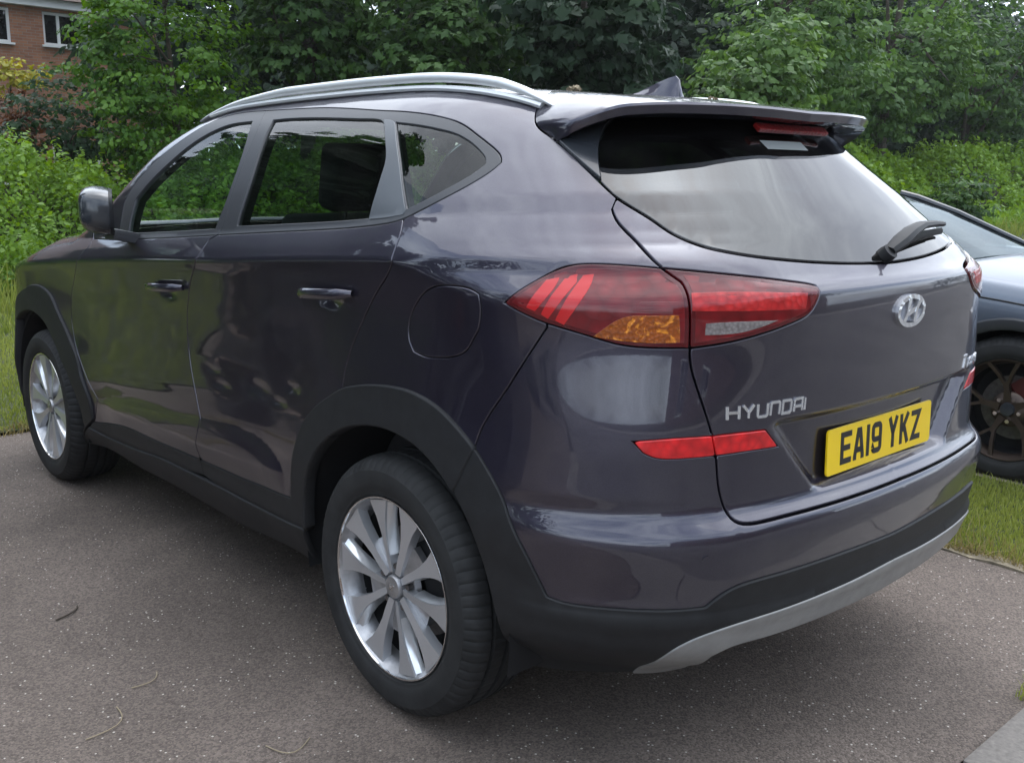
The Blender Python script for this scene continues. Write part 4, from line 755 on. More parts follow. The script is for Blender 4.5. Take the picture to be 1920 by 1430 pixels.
# roof, windscreen, bonnet (seen from above)
tx=np.linspace(1.53,-.127,60)
roof=path(np.stack([tx,EY(tx)-.003],1),[(-.165,.42),(-.205,.3),(-.232,.15),(-.238,0)],[(1.63,0),(1.62,.2),(1.58,.45)])
P['roof']=both(panel(roof,lift=tlift,h=.025))
tx=np.linspace(2.16,1.55,30)
P['windscreen']=both(panel(path(np.stack([tx,EY(tx)-.006],1),[(1.59,.45),(1.63,.2),(1.64,0),(2.42,0),(2.40,.3),(2.30,.6)]),lift=tlift,h=.03,rim=False))
P['bonnet']=both(panel(path([(2.18,.78),(2.32,.6),(2.42,.3),(2.44,0),(3.44,0),(3.40,.4),(3.28,.70)],np.stack([hx[::-1],HY[::-1]],1)[1:-1]),lift=tlift,h=.03))
P['front_bumper']=both(panel([(3.12,.80),(3.14,.64),(3.2,.45),(3.18,.26),(UF,.24),(UF,.62),(3.75,.66)],h=.03))
P['grille']=both(panel([(3.70,.66),(UF,.62),(UF,.88),(3.62,.86)],h=.03,off=-.01))
P['headlight']=panel([(3.20,.80),(3.75,.66),(3.62,.86),(3.22,.92)],h=.03)
# dark inner shells behind the gaps
a=np.linspace(math.pi*.97,math.pi*.03,20); wr=[(.44*math.cos(t),.343+.44*math.sin(t)) for t in a]
inner=[(UC,.34),(UC,1.19),(-.75,1.22),(-.3,1.27),(0,1.26),(.35,1.225),(1,1.18),(1.8,1.12),(2.3,1.09),(3.0,.95),(UF,.80),(UF,.3)]+[(2.67+x,z) for x,z in reversed(wr)]+[(x,z) for x,z in reversed(wr)]
P['inner_shell']=both(panel(inner,h=.05,off=-.028,rim=False,gap=0))
P['pillar_lining_f']=panel(ff,off=-.04,holes=[S('win_f')],gap=0,rim=False,h=.04); P['pillar_lining_r']=panel(rf,off=-.04,holes=[S('win_r'),S('win_q')],gap=0,rim=False,h=.04)
P['upper_lining']=panel(path(S('cut_sp'),[S('cut_tg',0,0)[0]],[(-.40,1.25),(-.1,1.27),(-.02,1.29)],S('dlo',31,0),S('cut_fd',0,1),REDGE),off=-.05,gap=.012,rim=False,h=.04)
P['headliner']=both(panel(roof,lift=tlift,h=.05,off=-.03,rim=False))
def sides(name,key,mat,pname=None,key_r=None):
    a=put(name,P[key],M[mat],suv); b=put(name,mirror(P[key_r or key]),M[mat],suv); return a,b
for n,k,m in (('quarter_panel','quarter_panel','paint'),('front_wing','front_wing','paint'),('sill','sill','plastic'),
    ('wheel_arch_trim','wheel_arch_trim_q','plastic'),('wheel_arch_trim','wheel_arch_trim_f','plastic'),('tail_light','tail_light_o','lensdark'),('tail_light','tail_light_i','lensdark'),
    ('reflector','reflector_o','reflect'),('reflector','reflector_i','reflect'),('window_side_blade','window_side_blade','gloss'),('headlight','headlight','clear'),
    ('upper_lining','upper_lining','cabin')):
    P[n+'_obj_'+k]=sides(n,k,m)
fdo=sides('front_door','front_door','paint'); rdo=sides('rear_door','rear_door','paint',key_r='rear_door_r'); rdo[0]['label']='dented dark rear door'
for k,(dd,key,mat,nm) in enumerate([(fdo,'front_door_cladding','plastic','door_cladding'),(rdo,'rear_door_cladding','plastic','door_cladding'),(rdo,'wheel_arch_trim_rd','plastic','wheel_arch_trim'),
    (fdo,'window_frame_f','trim','window_frame'),(rdo,'window_frame_r','trim','window_frame'),(rdo,'bar','bar','window_divider'),(fdo,'win_f','glass','window'),(rdo,'win_r','privacy','window'),(rdo,'win_q','privacy','window'),
    (fdo,'pillar_lining_f','cabin','pillar_lining'),(rdo,'pillar_lining_r','cabin','pillar_lining')]):
    put(nm,P[key],M[mat],dd[0]); put(nm,mirror(P[key]),M[mat],dd[1])
qo=P['quarter_panel_obj_quarter_panel']; put('fuel_flap',P['fuel_flap'],M['paint'],qo[0])
tgo=put('tailgate',P['tailgate'],M['paint'],suv); bpo=put('rear_bumper',P['rear_bumper'],M['paint'],suv)
for n,m in (('rear_window','rearglass'),('lower_bumper','plastic'),('skid_plate','skid'),('roof','paint'),('windscreen','glass'),('bonnet','paint'),('front_bumper','paint'),('grille','gloss'),('inner_shell','under'),('headliner','cabin')):
    put(n,P[n],M[m],suv)
# lamp insides
lo=P['tail_light_obj_tail_light_o']; li=P['tail_light_obj_tail_light_i']
for obs,key_ in ((lo,path(S('light_up'),S('cut_tg',5,8),S('light_lo'))),(li,path(S('light_in'),S('cut_tg',8,5)))):
    q_=resample(key_,.01); qi=inset(q_,.011); qi=qi[dist_to(qi,q_ if area(q_)>0 else q_[::-1])>.0102]; p=panel(qi,off=.0046,gap=0,rnd=.0008,depth=.002,h=.014); put('lamp_bowl',p,M['lensred'],obs[0]); put('lamp_bowl',mirror(p),M['lensred'],obs[1])
for obs,lst in ((lo,(('lbar1','lensbar','light_bar'),('lbar2','lensbar','light_bar'),('lbar3','lensbar','light_bar'),('amber','amber','indicator'),('lband_o','lensred','brake_band'))),(li,(('lband','lensband','brake_band'),('rev','clear','reversing_lamp')))):
    for key,mat,nm in lst:
        p=panel(S(key),off=.0052,gap=.001,rnd=.0008,depth=.003,h=.01); put(nm,p,M[mat],obs[0]); put(nm,mirror(p),M[mat],obs[1])
# spoiler above the rear window
F0=[tuple(p) for p in tlift(np.array([(-.236,0),(-.230,.15),(-.203,.3),(-.163,.42)]))]+[tuple(p) for p in wlift(S('cut_sp',0,4)[::3])]
F0=[np.array(p) for p in F0]; F0[-1]=wlift(S('cut_sp',4,4))[0]
G0=[np.array(p) for p in [(-.582,0,1.568),(-.574,.15,1.571),(-.552,.30,1.572),(-.508,.42,1.571),(-.440,.535,1.564),(-.388,.585,1.546),(-.32,.612,1.515)]]+[F0[-1]+np.array([-.012,.006,-.004])]
def rs(Q,n):
    Q=np.array(Q); d=np.r_[0,np.cumsum(np.linalg.norm(np.diff(Q,axis=0),axis=1))]; t=np.linspace(0,d[-1],n)
    sp=[Spl(list(zip(d,Q[:,i]))) if True else 0 for i in range(3)]; return np.stack([f(t) for f in sp],1)
A_=rs(F0,44); B_=rs(G0,44); nt_=10; V=[];Fs=[]
rows=[]
for k in range(nt_+1):
    t=k/nt_; rows.append(A_*(1-t)+B_*t+np.array([0,.003,.006])*math.sin(math.pi*t))
w=np.clip(np.linalg.norm(A_-B_,axis=1)/.10,0,1)[:,None]
rows.append(B_+np.array([-.004,0,-.006])*w); rows.append(B_+np.array([.004,-.004,-.025])*w); rows.append(B_+np.array([.03,-.02,-.030])*w); rows.append(B_+np.array([.13,-.03,-.030])*w)
for r in rows: V+=r.tolist()
n=44
for k in range(len(rows)-1):
    for i in range(n-1): Fs.append((k*n+i,k*n+i+1,(k+1)*n+i+1,(k+1)*n+i))
V=np.array(V); V2=V*np.array([1,-1,1]); Fs2=[tuple(reversed([q+len(V) for q in f])) for f in Fs]
sme=mesh_np('roof_spoiler',np.vstack([V,V2]),Fs+Fs2,None,True)
bmq=bmesh.new(); bmq.from_mesh(sme); bmesh.ops.remove_doubles(bmq,verts=[v for v in bmq.verts if abs(v.co.y)<1e-4],dist=1e-3); bmesh.ops.recalc_face_normals(bmq,faces=bmq.faces); bmq.to_mesh(sme); bmq.free(); sme.set_sharp_from_angle(angle=R(40))
spo=link('roof_spoiler',sme,M['paint'],suv)
bm=bmesh.new(); box(bm,(-.532,0,1.524),(.024,.32,.012),ry=R(-45)); bm_obj('brake_light',bm,M['led'],spo,bevel=.004)
bm=bmesh.new()
g1=wlift(np.array([[UC+.10,1.497],[UC-.0+.0,1.497]])); 
# number plate and its characters
tilt=R(2); px_,pz_=-.8445,.7735
def plate_pt(y,z,o): return Vector((px_-o*math.cos(tilt)+z*math.sin(tilt),y,pz_+z*math.cos(tilt)+o*math.sin(tilt)))
bm=bmesh.new(); rr=.010; out=[]
for cx,cz,a0 in ((.26-rr,.0555-rr,0),(-.26+rr,.0555-rr,90),(-.26+rr,-.0555+rr,180),(.26-rr,-.0555+rr,270)):
    for k in range(6): a_=R(a0+18*k); out.append((cx+rr*math.cos(a_),cz+rr*math.sin(a_)))
f=bm.faces.new([bm.verts.new(plate_pt(y,z,0.0)) for y,z in out]); r=bmesh.ops.extrude_face_region(bm,geom=[f]); bmesh.ops.translate(bm,verts=[e for e in r['geom'] if isinstance(e,bmesh.types.BMVert)],vec=(-.005,0,0))
pla=bm_obj('number_plate',bm,M['plate'],suv,bevel=.0008)
def stroke(paths,wd,pt,o0,o1):
    "thick polyline strokes as raised bars; pt(a,b,o) maps to space; a to the right"
    bm=bmesh.new()
    for path_,closed in paths:
        P2=[Vector((p[0],p[1])) for p in path_]; n=len(P2); L=[];Rr=[]
        for i in range(n):
            a=P2[i-1] if (i>0 or closed) else None; c=P2[(i+1)%n] if (i<n-1 or closed) else None; b=P2[i]
            d1=(b-a).normalized() if a is not None else None; d2=(c-b).normalized() if c is not None else None
            if d1 is None: d1=d2
            if d2 is None: d2=d1
            n1=Vector((-d1.y,d1.x)); n2=Vector((-d2.y,d2.x)); m=(n1+n2); m=m.normalized() if m.length>1e-6 else n1; k=wd/2/max(.5,m.dot(n1))
            L.append(b+m*k); Rr.append(b-m*k)
        rng_=range(n if closed else n-1)
        t=[[bm.verts.new(pt(q.x,q.y,o)) for q in S_] for S_ in (L,Rr) for o in (o0,o1)]
        Lb,Lt,Rb,Rt=t
        for i in rng_:
            j=(i+1)%n
            for q in ((Lt[i],Lt[j],Rt[j],Rt[i]),(Lb[i],Lb[j],Lt[j],Lt[i]),(Rt[i],Rt[j],Rb[j],Rb[i])): bm.faces.new(q)
        if not closed:
            for i in (0,n-1): bm.faces.new((Lb[i],Lt[i],Rt[i],Rb[i]))
    return bm
W_,H_=.050,.079; T_=.014; h2=T_/2
def arcp(cx,cy,rx,ry,a0,a1,n=7): return [(cx+rx*math.cos(R(a0+(a1-a0)*k/n)),cy+ry*math.sin(R(a0+(a1-a0)*k/n))) for k in range(n+1)]
GL={'E':[([(W_,H_-h2),(h2,H_-h2),(h2,h2),(W_,h2)],0),([(h2,H_/2),(W_-.006,H_/2)],0)],
'A':[([(h2,0),(h2+.0,.010),(W_/2-.0045,H_-h2),(W_/2+.0045,H_-h2),(W_-h2,.010),(W_-h2,0)],0),([(.013,.024),(W_-.013,.024)],0)],
'1':[([(h2,0),(h2,H_)],0)],
'9':[([(h2,.016)]+arcp(h2+.010,.0165,.010,.0095,180,270)+arcp(W_-h2-.010,.0165,.010,.0095,270,360)+arcp(W_-h2-.010,H_-h2-.010,.010,.010,0,90)+arcp(h2+.010,H_-h2-.010,.010,.010,90,180)+arcp(h2+.010,.045,.010,.0095,180,270)+[(W_-h2,.0355)],0)],
'Y':[([(h2*.9,H_),(W_/2,.036),(W_/2,0)],0),([(W_-h2*.9,H_),(W_/2,.036)],0)],
'K':[([(h2,0),(h2,H_)],0),([(W_-h2,H_),(h2+.004,.034)],0),([(W_-h2,0),(.021,.047)],0)],
'Z':[([(0,H_-h2),(W_-h2,H_-h2),(h2,h2),(W_,h2)],0)]}
adv={'1':.014}; tot=sum(adv.get(c,W_) for c in 'EA19YKZ')+.011*5+.033; x=-tot/2
for i,c in enumerate('EA19YKZ'):
    bm=stroke(GL[c],T_,lambda a,b,o,x=x: plate_pt(-(x+a),b-H_/2+.002,.005+o),0,.0009); bm_obj('character',bm,M['ink'],pla)
    x+=adv.get(c,W_)+(.033 if i==3 else .011)
# badge lettering, raised chrome; HYUNDAI to the left of the plate, Tucson to the right
def hull_pt(y,z,o):
    p=np.array([[UC,z]]); # along the tailgate: solve the rear surface at this y
    X=float(rear_x(np.array([y]),np.array([z]))[0]); q=np.array([[X,y,z]]); 
    Fv=F(np.array([[X-.15+k*.001,y,z] for k in range(400)])); X=X-.15+.001*int(np.argmax(Fv<0)); q=np.array([[X,y,z]]); nn=grad(q)[0]; return Vector(q[0]+nn*o)
lw,lh,lt=.026,.028,.0062
HG={'H':[([(0,0),(0,lh)],0),([(lw,0),(lw,lh)],0),([(0,lh/2),(lw,lh/2)],0)],'Y':[([(0,lh),(lw/2,lh*.45),(lw/2,0)],0),([(lw,lh),(lw/2,lh*.45)],0)],
'U':[([(0,lh),(0,.003),(.003,0),(lw-.003,0),(lw,.003),(lw,lh)],0)],'N':[([(0,0),(0,lh-.003),(.003,lh),(lw-.003,lh),(lw,lh-.003),(lw,0)],0)],
'D':[([(0,0),(0,lh),(lw-.004,lh),(lw,lh-.004),(lw,.004),(lw-.004,0)],1)],'A':[([(0,0),(0,lh-.004),(.004,lh),(lw,lh),(lw,0)],0),([(0,lh*.4),(lw,lh*.4)],0)],'I':[([(0,0),(0,lh)],0)]}
y=.606
for c in 'HYUNDAI':
    bm=stroke(HG[c],lt,lambda a,b,o,y=y: hull_pt(y-a,.9035+b,o),-.001,.0035); bm_obj('letter',bm,M['letter'],suv); y-=(lw if c!='I' else 0)+(.0095 if c not in 'A' else .0085)
tw,th=.022,.022
TG={'T':[([(0,.032),(.030,.034)],0),([(.016,.033),(.010,0)],0)],'u':[([(.002,th),(0,.004),(.004,0),(.012,.003),(.019,th)],0),([(.019,th),(.016,0)],0)],'c':[([(.019,th-.003),(.012,th),(.003,.014),(.001,.005),(.006,0),(.015,.003)],0)],
's':[([(.016,th-.002),(.008,th),(.004,.016),(.012,.009),(.010,.002),(0,.001)],0)],'o':[([(.010,th),(.003,.016),(.002,.006),(.008,0),(.015,.005),(.017,.015)],1)],'n':[([(.004,th),(0,0)],0),([(.002,.012),(.010,th),(.016,.018),(.013,0)],0)]}
y=-.405
for c in 'Tucson':
    bm=stroke(TG[c],.0055,lambda a,b,o,y=y: hull_pt(y-a,.898+b,o),-.001,.0035); bm_obj('letter',bm,M['letter'],suv); y-=.031 if c=='T' else .025
# oval badge: ring and slanted H
bz,bh,bw=1.094,.034,.063
def badge_pt(a,b,o): return hull_pt(-a,bz+b,o)
bm=stroke([([(bw*math.cos(R(k*10)),bh*math.sin(R(k*10))) for k in range(36)],1)],.011,badge_pt,-.002,.009)
bad=bm_obj('badge',bm,M['letter'],suv,bevel=.0015)
bm=stroke([([(-.036,-.023),(-.023,-.005),(-.013,.028)],0),([(.013,-.028),(.023,.005),(.036,.023)],0),([(-.019,-.005),(0,.000),(.019,.005)],0)],.0125,badge_pt,-.002,.010); bm_obj('badge_letter',bm,M['letter'],bad,bevel=.001)
# rear wiper
gl=lambda y,z,o: hull_pt(y,z,o)
wp=[gl(.015,1.222,.016),gl(-.03,1.232,.034),gl(-.09,1.246,.044),gl(-.17,1.258,.045),gl(-.27,1.262,.040),gl(-.36,1.262,.034)]
wip=mobj('wiper',tube(wp,[(.017,.012),(.024,.016),(.022,.014),(.018,.011),(.014,.009),(.009,.007)],8),M['plastic'],suv)
wb_=[gl(-.07,1.236,.020),gl(-.22,1.252,.018),gl(-.38,1.257,.014)]; mobj('wiper_blade',tube(wb_,[(.006,.010)]*3,6),M['seal'],wip)
mobj('wiper_pivot',tube([gl(.02,1.219,-.005),gl(.02,1.219,.022)],.020,12),M['plastic'],wip)
put('glass_patch',panel(S('pale_patch'),off=.0012,gap=.001,rim=False),M['label'],suv)  # pale four-sided patch lying on the rear window
for s_ in (1,-1):
    for (yy,zz) in ((.668,.611),):
        c=hull_pt(s_*yy,zz,0); nn=hull_pt(s_*yy,zz,.01)-c; mobj('parking_sensor',tube([c-nn*.3,c+nn*.25],.0095,14),M['paint'],suv)
# roof rails
RY=Spl([(-.27,.536),(0,.556),(.35,.573),(.9,.592),(1.2,.606),(1.53,.628)])
xs=np.linspace(1.53,-.285,50); base=tlift(np.stack([xs,RY(xs)],1)); hh=np.minimum(np.clip((1.53-xs)/.55,0,1)**.7,np.clip((xs+.285)/.26,0,1)**.65)
for sgn in (1,-1):
    pts=[(b[0],sgn*b[1],b[2]+.030*h+.003) for b,h in zip(base,hh)]
    ro=mobj('roof_rail',tube(pts,[(.015,.003+.010*h) for h in hh],12),M['satin'],suv)
    pts=[(b[0],sgn*(b[1]+.004),b[2]+.004) for b in base[2:-3]]; mobj('rail_foot',tube(pts,[(.013,.009)]*len(pts),8),M['satin'],ro)
# aerial fin
zb0=lambda x: float(tlift(np.array([[x,0.]]))[0][2])
sec=[(.025,.002,.006),(-.01,.012,.014),(-.05,.028,.019),(-.09,.044,.022),(-.12,.055,.023),(-.145,.062,.022),(-.158,.052,.020),(-.166,.0,.018)]
V=[];Fs=[]
for x,h,w_ in sec:
    z0=zb0(x)-.004
    for dy,dz in ((w_,0),(w_*.75,h*.35),(w_*.3,h*.75),(.0025,h),(-.0025,h),(-w_*.3,h*.75),(-w_*.75,h*.35),(-w_,0)): V.append((x,dy,z0+dz+.004))
for i in range(len(sec)-1):
    for k in range(7): Fs.append((i*8+k,i*8+k+1,i*8+9+k,i*8+8+k))
Fs.append(tuple(range(8))); Fs.append(tuple(range(56,64)))
mobj('aerial',(V,Fs),M['paint'],suv,angle=50)
# door handles
def handle(x0,z0,x1,z1,par,side):
    n=9; pts=[];rad=[]
    for k in range(n):
        t=k/(n-1); x=x0+(x1-x0)*t; z=z0+(z1-z0)*t; yb=float(side_y(np.array([x]),np.array([z+.03]))[0]); o=.018+.012*math.sin(math.pi*t)
        pts.append((x,side*(yb+o-(.016 if k in (0,n-1) else 0)),z)); rad.append((.009+.003*math.sin(math.pi*t),.0145 if 0<k<n-1 else .009))
    mobj('door_handle',tube(pts,rad,10),M['paint'],par)
for s_,i in ((1,0),(-1,1)):
    handle(.405,1.078,.148,1.098,rdo[i],s_); handle(1.450,1.000,1.172,1.020,fdo[i],s_)
# door mirrors
def mirror_unit(s_):
    "folded in: the long housing points rearwards and shows its rounded back"
    V=[];Fs=[]; n=28; rings=[(-.012,.95),(0,1.0),(.022,1.04),(.050,1.02),(.074,.94),(.090,.80),(.099,.58),(.103,.28)]
    e1=np.array([-.93,.36,0]); o_=np.array([.36,.93,0]); c0=np.array([1.625,.955,1.253])
    for d,k in rings:
        for i in range(n):
            a=2*math.pi*i/n; c,s=math.cos(a),math.sin(a); e=.56
            u=.108*math.copysign(abs(c)**e,c)*k; w_=.080*math.copysign(abs(s)**e,s)*k*(1-.16*u/.108)
            p=c0+e1*u+o_*d+np.array([0,0,w_+.10*d]); V.append((p[0],s_*p[1],p[2]))
    for r_ in range(len(rings)-1):
        for i in range(n): j=(i+1)%n; Fs.append((r_*n+i,r_*n+j,(r_+1)*n+j,(r_+1)*n+i))
    Fs.append(tuple((len(rings)-1)*n+i for i in range(n)))
    mo=mobj('door_mirror',(V,Fs),M['gloss'],suv,angle=60)
    mobj('mirror_bezel',(V[:2*n],[(i,(i+1)%n,n+(i+1)%n,n+i) for i in range(n)]),M['trim'],mo)
    Vg=[tuple(np.array(v)*.9+np.array([c0[0],s_*c0[1],c0[2]])*.1) for v in V[:n]]; mobj('mirror_glass',(Vg,[tuple(range(n))]),M['chrome'],mo)
    bm=bmesh.new(); box(bm,(1.66,s_*.90,1.165),(.10,.10,.04),rx=s_*R(12)); bm_obj('mirror_foot',bm,M['trim'],mo,bevel=.012)
mirror_unit(1); mirror_unit(-1)
# underside, wheel housings
bm=bmesh.new(); box(bm,(1.4,0,.245),(3.7,1.22,.04)); box(bm,(1.335,0,.265),(1.75,1.60,.03)); box(bm,(-.50,0,.40),(.40,1.0,.06)); bm_obj('underbody',bm,M['under'],suv)
for cx in (0,2.67):
    for s_ in (1,-1):
        V=[];Fs=[];n=20
        for i in range(n+1):
            a=math.pi*(-.06+1.12*i/n)
            for yy in (.885,.58): V.append((cx+.445*math.cos(a),s_*yy,.343+.445*math.sin(a)))
        for i in range(n): Fs.append((2*i,2*i+1,2*i+3,2*i+2))
        Fs.append(tuple(2*i+1 for i in range(n+1))); mobj('wheel_housing',(V,Fs),M['under'],suv)
# cabin
def seat(x,y,parent=suv):
    bm=bmesh.new(); box(bm,(x+.05,y,.62),(.52,.50,.20)); box(bm,(x-.24,y,.95),(.17,.48,.62),ry=R(-14)); so_=bm_obj('seat',bm,M['seat'],parent,bevel=.05,seg=3,smooth=True)
    bm=bmesh.new(); box(bm,(x-.36,y,1.385),(.11,.27,.22),ry=R(-10)); bm_obj('headrest',bm,M['seat'],so_,bevel=.045,seg=3,smooth=True)
    for d in (-.05,.05): mobj('headrest_post',tube([(x-.335,y+d,1.22),(x-.355,y+d,1.34)],.007,6),M['chrome'],so_)
seat(1.25,.38); seat(1.25,-.38)
bm=bmesh.new(); box(bm,(.18,0,.66),(.5,1.3,.2)); box(bm,(-.10,0,.96),(.16,1.28,.56),ry=R(-16)); rs_=bm_obj('rear_seat',bm,M['seat'],suv,bevel=.05,seg=3,smooth=True)
for y in (.40,-.40):
    bm=bmesh.new(); box(bm,(-.21,y,1.295),(.09,.26,.13),ry=R(-12)); bm_obj('headrest',bm,M['seat'],rs_,bevel=.035,seg=3,smooth=True)
bm=bmesh.new(); box(bm,(2.02,0,1.0),(.5,1.46,.24)); box(bm,(1.80,-.36,1.09),(.16,.36,.09)); bm_obj('dashboard',bm,M['cabin'],suv,bevel=.04)
V,Fs=lathe([(.185+.014*math.cos(t),.014*math.sin(t)) for t in np.linspace(0,2*math.pi,9)[:-1]],32,closed=True)
V=np.array([(Matrix.Translation((1.66,-.38,1.06))@Matrix.Rotation(R(-65),4,'Y')@Matrix.Rotation(R(90),4,'X'))@Vector(v) for v in V]); mobj('steering_wheel',(V,Fs),M['cabin'],suv)
bm=bmesh.new(); box(bm,(1.0,0,.42),(3.4,1.5,.04)); box(bm,(-.38,0,.74),(.62,1.1,.4)); bm_obj('cabin_floor',bm,M['cabin'],suv)
# ------------------------------------------------------------------ wheels
def wheel(parent,loc,right=False,spin=0,kind='alloy'):
    rz=math.pi if right else 0; M0=Matrix.Translation(loc)@Matrix.Rotation(rz,4,'Z')@Matrix.Rotation(spin,4,'Y')
    def tf(V): return [tuple(M0@Vector(v)) for v in V]
    sc=1.0
    # rim barrel and lip
    prof=[(.2425,-.012),(.2445,-.003),(.2440,.001),(.2405,.0015),(.2375,-.002),(.2345,-.010),(.2310,-.016),(.2230,-.030),(.2190,-.055),(.2180,-.062)]
    V,Fs=lathe(prof,72); wo_=mobj('wheel',(tf(V),Fs),M['barrel'] if kind=='alloy' else M['bronze'],parent,angle=35)
    prof=[(.2440,-.006),(.2452,.0005),(.2435,.0035),(.2400,.0030),(.2385,-.001)]
    V,Fs=lathe(prof,72); mobj('rim_lip',(tf(V),Fs),M['chrome' if kind=='alloy' else 'bronze'],wo_,angle=60)
    # tyre with tread grooves
    prof=[(.236,-.014),(.246,-.002),(.252,.0045),(.2535,.0045),(.262,.0085),(.264,.0100),(.280,.0130),(.298,.0135),(.312,.0105),(.3135,.0085),(.325,.0005),(.333,-.010),(.3385,-.022),(.3415,-.036),(.3425,-.050),(.3345,-.052),(.3345,-.060),(.3430,-.062),(.3445,-.095),(.3360,-.097),(.3360,-.107),(.3450,-.109),(.3445,-.135),(.336,-.137),(.336,-.147),(.3440,-.149),(.343,-.165),(.335,-.167),(.335,-.174),(.3425,-.176),(.3400,-.195),(.333,-.212),(.318,-.226),(.29,-.236),(.24,-.215)]
    n=360; V=[];Fs=[];K=len(prof)
    for i in range(n):
        t=2*math.pi*i/n; g=(i%5==0)
        for q,(r,a) in enumerate(prof):
            rr_=r if r<.30 else .30+(r-.30)*1.16; tt=t
            if 10<=q<=14 and g: rr_-=.0028
            if 17<=q<=18 and (i%5==1): rr_-=.002
            if 10<=q<=14: tt+=0.012*(q-10)/4
            if q in (9,10) and g: a=a-.002
            z=rr_*math.sin(tt); y=a
            V.append((rr_*math.cos(tt),y,z))
    for i in range(n):
        j=(i+1)%n
        for k in range(K-1): Fs.append((i*K+k,i*K+k+1,j*K+k+1,j*K+k))
    Vw=tf(V); Vw=[(v[0],v[1],max(v[2],-.0088) ) for v in Vw]
    mobj('tyre',(Vw,Fs),M['rubber'],wo_,angle=28)
    V,Fs=lathe([(.05,-.105),(.155,-.105),(.155,-.125),(.05,-.125)],48); mobj('brake_disc',(tf(V),Fs),M['disc'],wo_)
    bm=bmesh.new(); box(bm,(-.10,-.10,.06),(.10,.08,.17),ry=R(30)); bm.transform(M0); bm_obj('brake_caliper',bm,M['caliper'] if kind!='alloy' else M['under'],wo_,bevel=.012)
    V,Fs=lathe([(.0,-.14),(.2075,-.14),(.2182,-.060)],48); mobj('hub_back',(tf(V),Fs),M['under'],wo_)
    def pol(r,deg,a): t=R(deg); return Vector((r*math.cos(t),a,r*math.sin(t)))
    def blade(edgeL,edgeR,dep,mat,cham=.004,nm='spoke'):
        bm=bmesh.new(); L=[bm.verts.new(pol(*e)) for e in edgeL]; Rr=[bm.verts.new(pol(*e)) for e in edgeR]
        Lb=[bm.verts.new(pol(e[0],e[1]-.6,e[2]-dep)) for e in edgeL]; Rb=[bm.verts.new(pol(e[0],e[1]+.6,e[2]-dep)) for e in edgeR]
        m=len(L)
        for k in range(m-1):
            for q in ((L[k],L[k+1],Rr[k+1],Rr[k]),(Lb[k],Lb[k+1],L[k+1],L[k]),(Rr[k],Rr[k+1],Rb[k+1],Rb[k])): bm.faces.new(q)
        bm.faces.new((L[0],Rr[0],Rb[0],Lb[0])); bm.faces.new((L[-1],Lb[-1],Rb[-1],Rr[-1]))
        bm.transform(M0); return bm_obj(nm,bm,M[mat],wo_,bevel=cham,seg=2,smooth=True,angle=25)
    if kind=='alloy':
        for k in range(5):
            ph=72*k+57
            for q in (-1,1):
                c=ph+16*q; sw=lambda r:6*(r-.045)/.19*1.0
                E=[(.040,12.5,-.013),(.075,8.0,-.011),(.115,5.5,-.010),(.150,5.5,-.008),(.190,7.0,-.006),(.2365,10.2,-.004)]
                blade([(r,c-h+q*sw(r)*.5,a_-(.004 if q>0 else 0)) for r,h,a_ in E],[(r,c+h+q*sw(r)*.5,a_-(.004 if q<0 else 0)) for r,h,a_ in E],.026,'alloyface',.0035)
                # bright bevelled wall on the side of the wide window
                Wl=[(.085,7.2,10.4,-.036),(.115,5.7,8.4,-.034),(.150,5.7,8.1,-.031),(.190,7.2,9.9,-.026),(.230,10.0,13.6,-.018)]
                e1=[(r,c+q*(h0+sw(r)*.5),-.013 if r<.2 else -.009) for r,h0,h1,a_ in Wl]; e2=[(r,c+q*(h1+sw(r)*.5),a_) for r,h0,h1,a_ in Wl]
                blade(e1 if q>0 else e2,e2 if q>0 else e1,.012,'alloy',.003,'spoke_wall')
            # web joining the pair near the hub
            blade([(.050,ph-14,-.024),(.10,ph-12,-.028),(.138,ph-11,-.032)],[(.050,ph+14,-.024),(.10,ph+12,-.028),(.138,ph+11,-.032)],.02,'barrel',.003,'spoke_web')
        V,Fs=lathe([(0,-.006),(.022,-.006),(.029,-.008),(.032,-.013),(.033,-.03)],32); hc=mobj('hub_cap',(tf(V),Fs),M['barrel'],wo_)
        bm=stroke([([(-.010,-.008),(-.005,-.003),(-.003,.009)],0),([(.003,-.009),(.005,.003),(.010,.008)],0),([(-.004,-.001),(.004,.001)],0)],.0035,lambda a,b_,o: M0@Matrix.Rotation(-spin,4,'Y')@Vector((-a if not right else a,-.0055+o,b_)),0,.0012); bm_obj('hub_mark',bm,M['chrome'],wo_)
        V,Fs=lathe([(.030,-.030),(.068,-.034),(.074,-.05)],40); mobj('hub_plate',(tf(V),Fs),M['barrel'],wo_)
        for k in range(5):
            a_=72*k+57+36; c=pol(.057,a_,-.020); V,Fs=tube([c+Vector((0,-.02,0)),c+Vector((0,.004,0))],.0085,6,flat=(0,0,1)); mobj('wheel_nut',(tf(V),Fs),M['disc'],wo_,angle=30)
    else:
        for k in range(5):
            b=72*k+18
            blade([(.045,b+24,-.03),(.10,b+7,-.026),(.135,b+6,-.022)],[(.045,b-24,-.03),(.10,b-7,-.026),(.135,b-6,-.022)],.03,'bronze')
            for s_ in (-1,1): blade([(.125,b+s_*4+3.0,-.023),(.18,b+s_*11+2.6,-.014),(.238,b+s_*17+2.4,-.004)],[(.125,b+s_*4-3.0,-.023),(.18,b+s_*11-2.6,-.014),(.238,b+s_*17-2.4,-.004)],.028,'bronze',.003)
            c=pol(.057,b+36,-.026); V,Fs=tube([c+Vector((0,-.02,0)),c+Vector((0,.008,0))],.010,6,flat=(0,0,1)); mobj('wheel_nut',(tf(V),Fs),M['chrome'],wo_,angle=30)
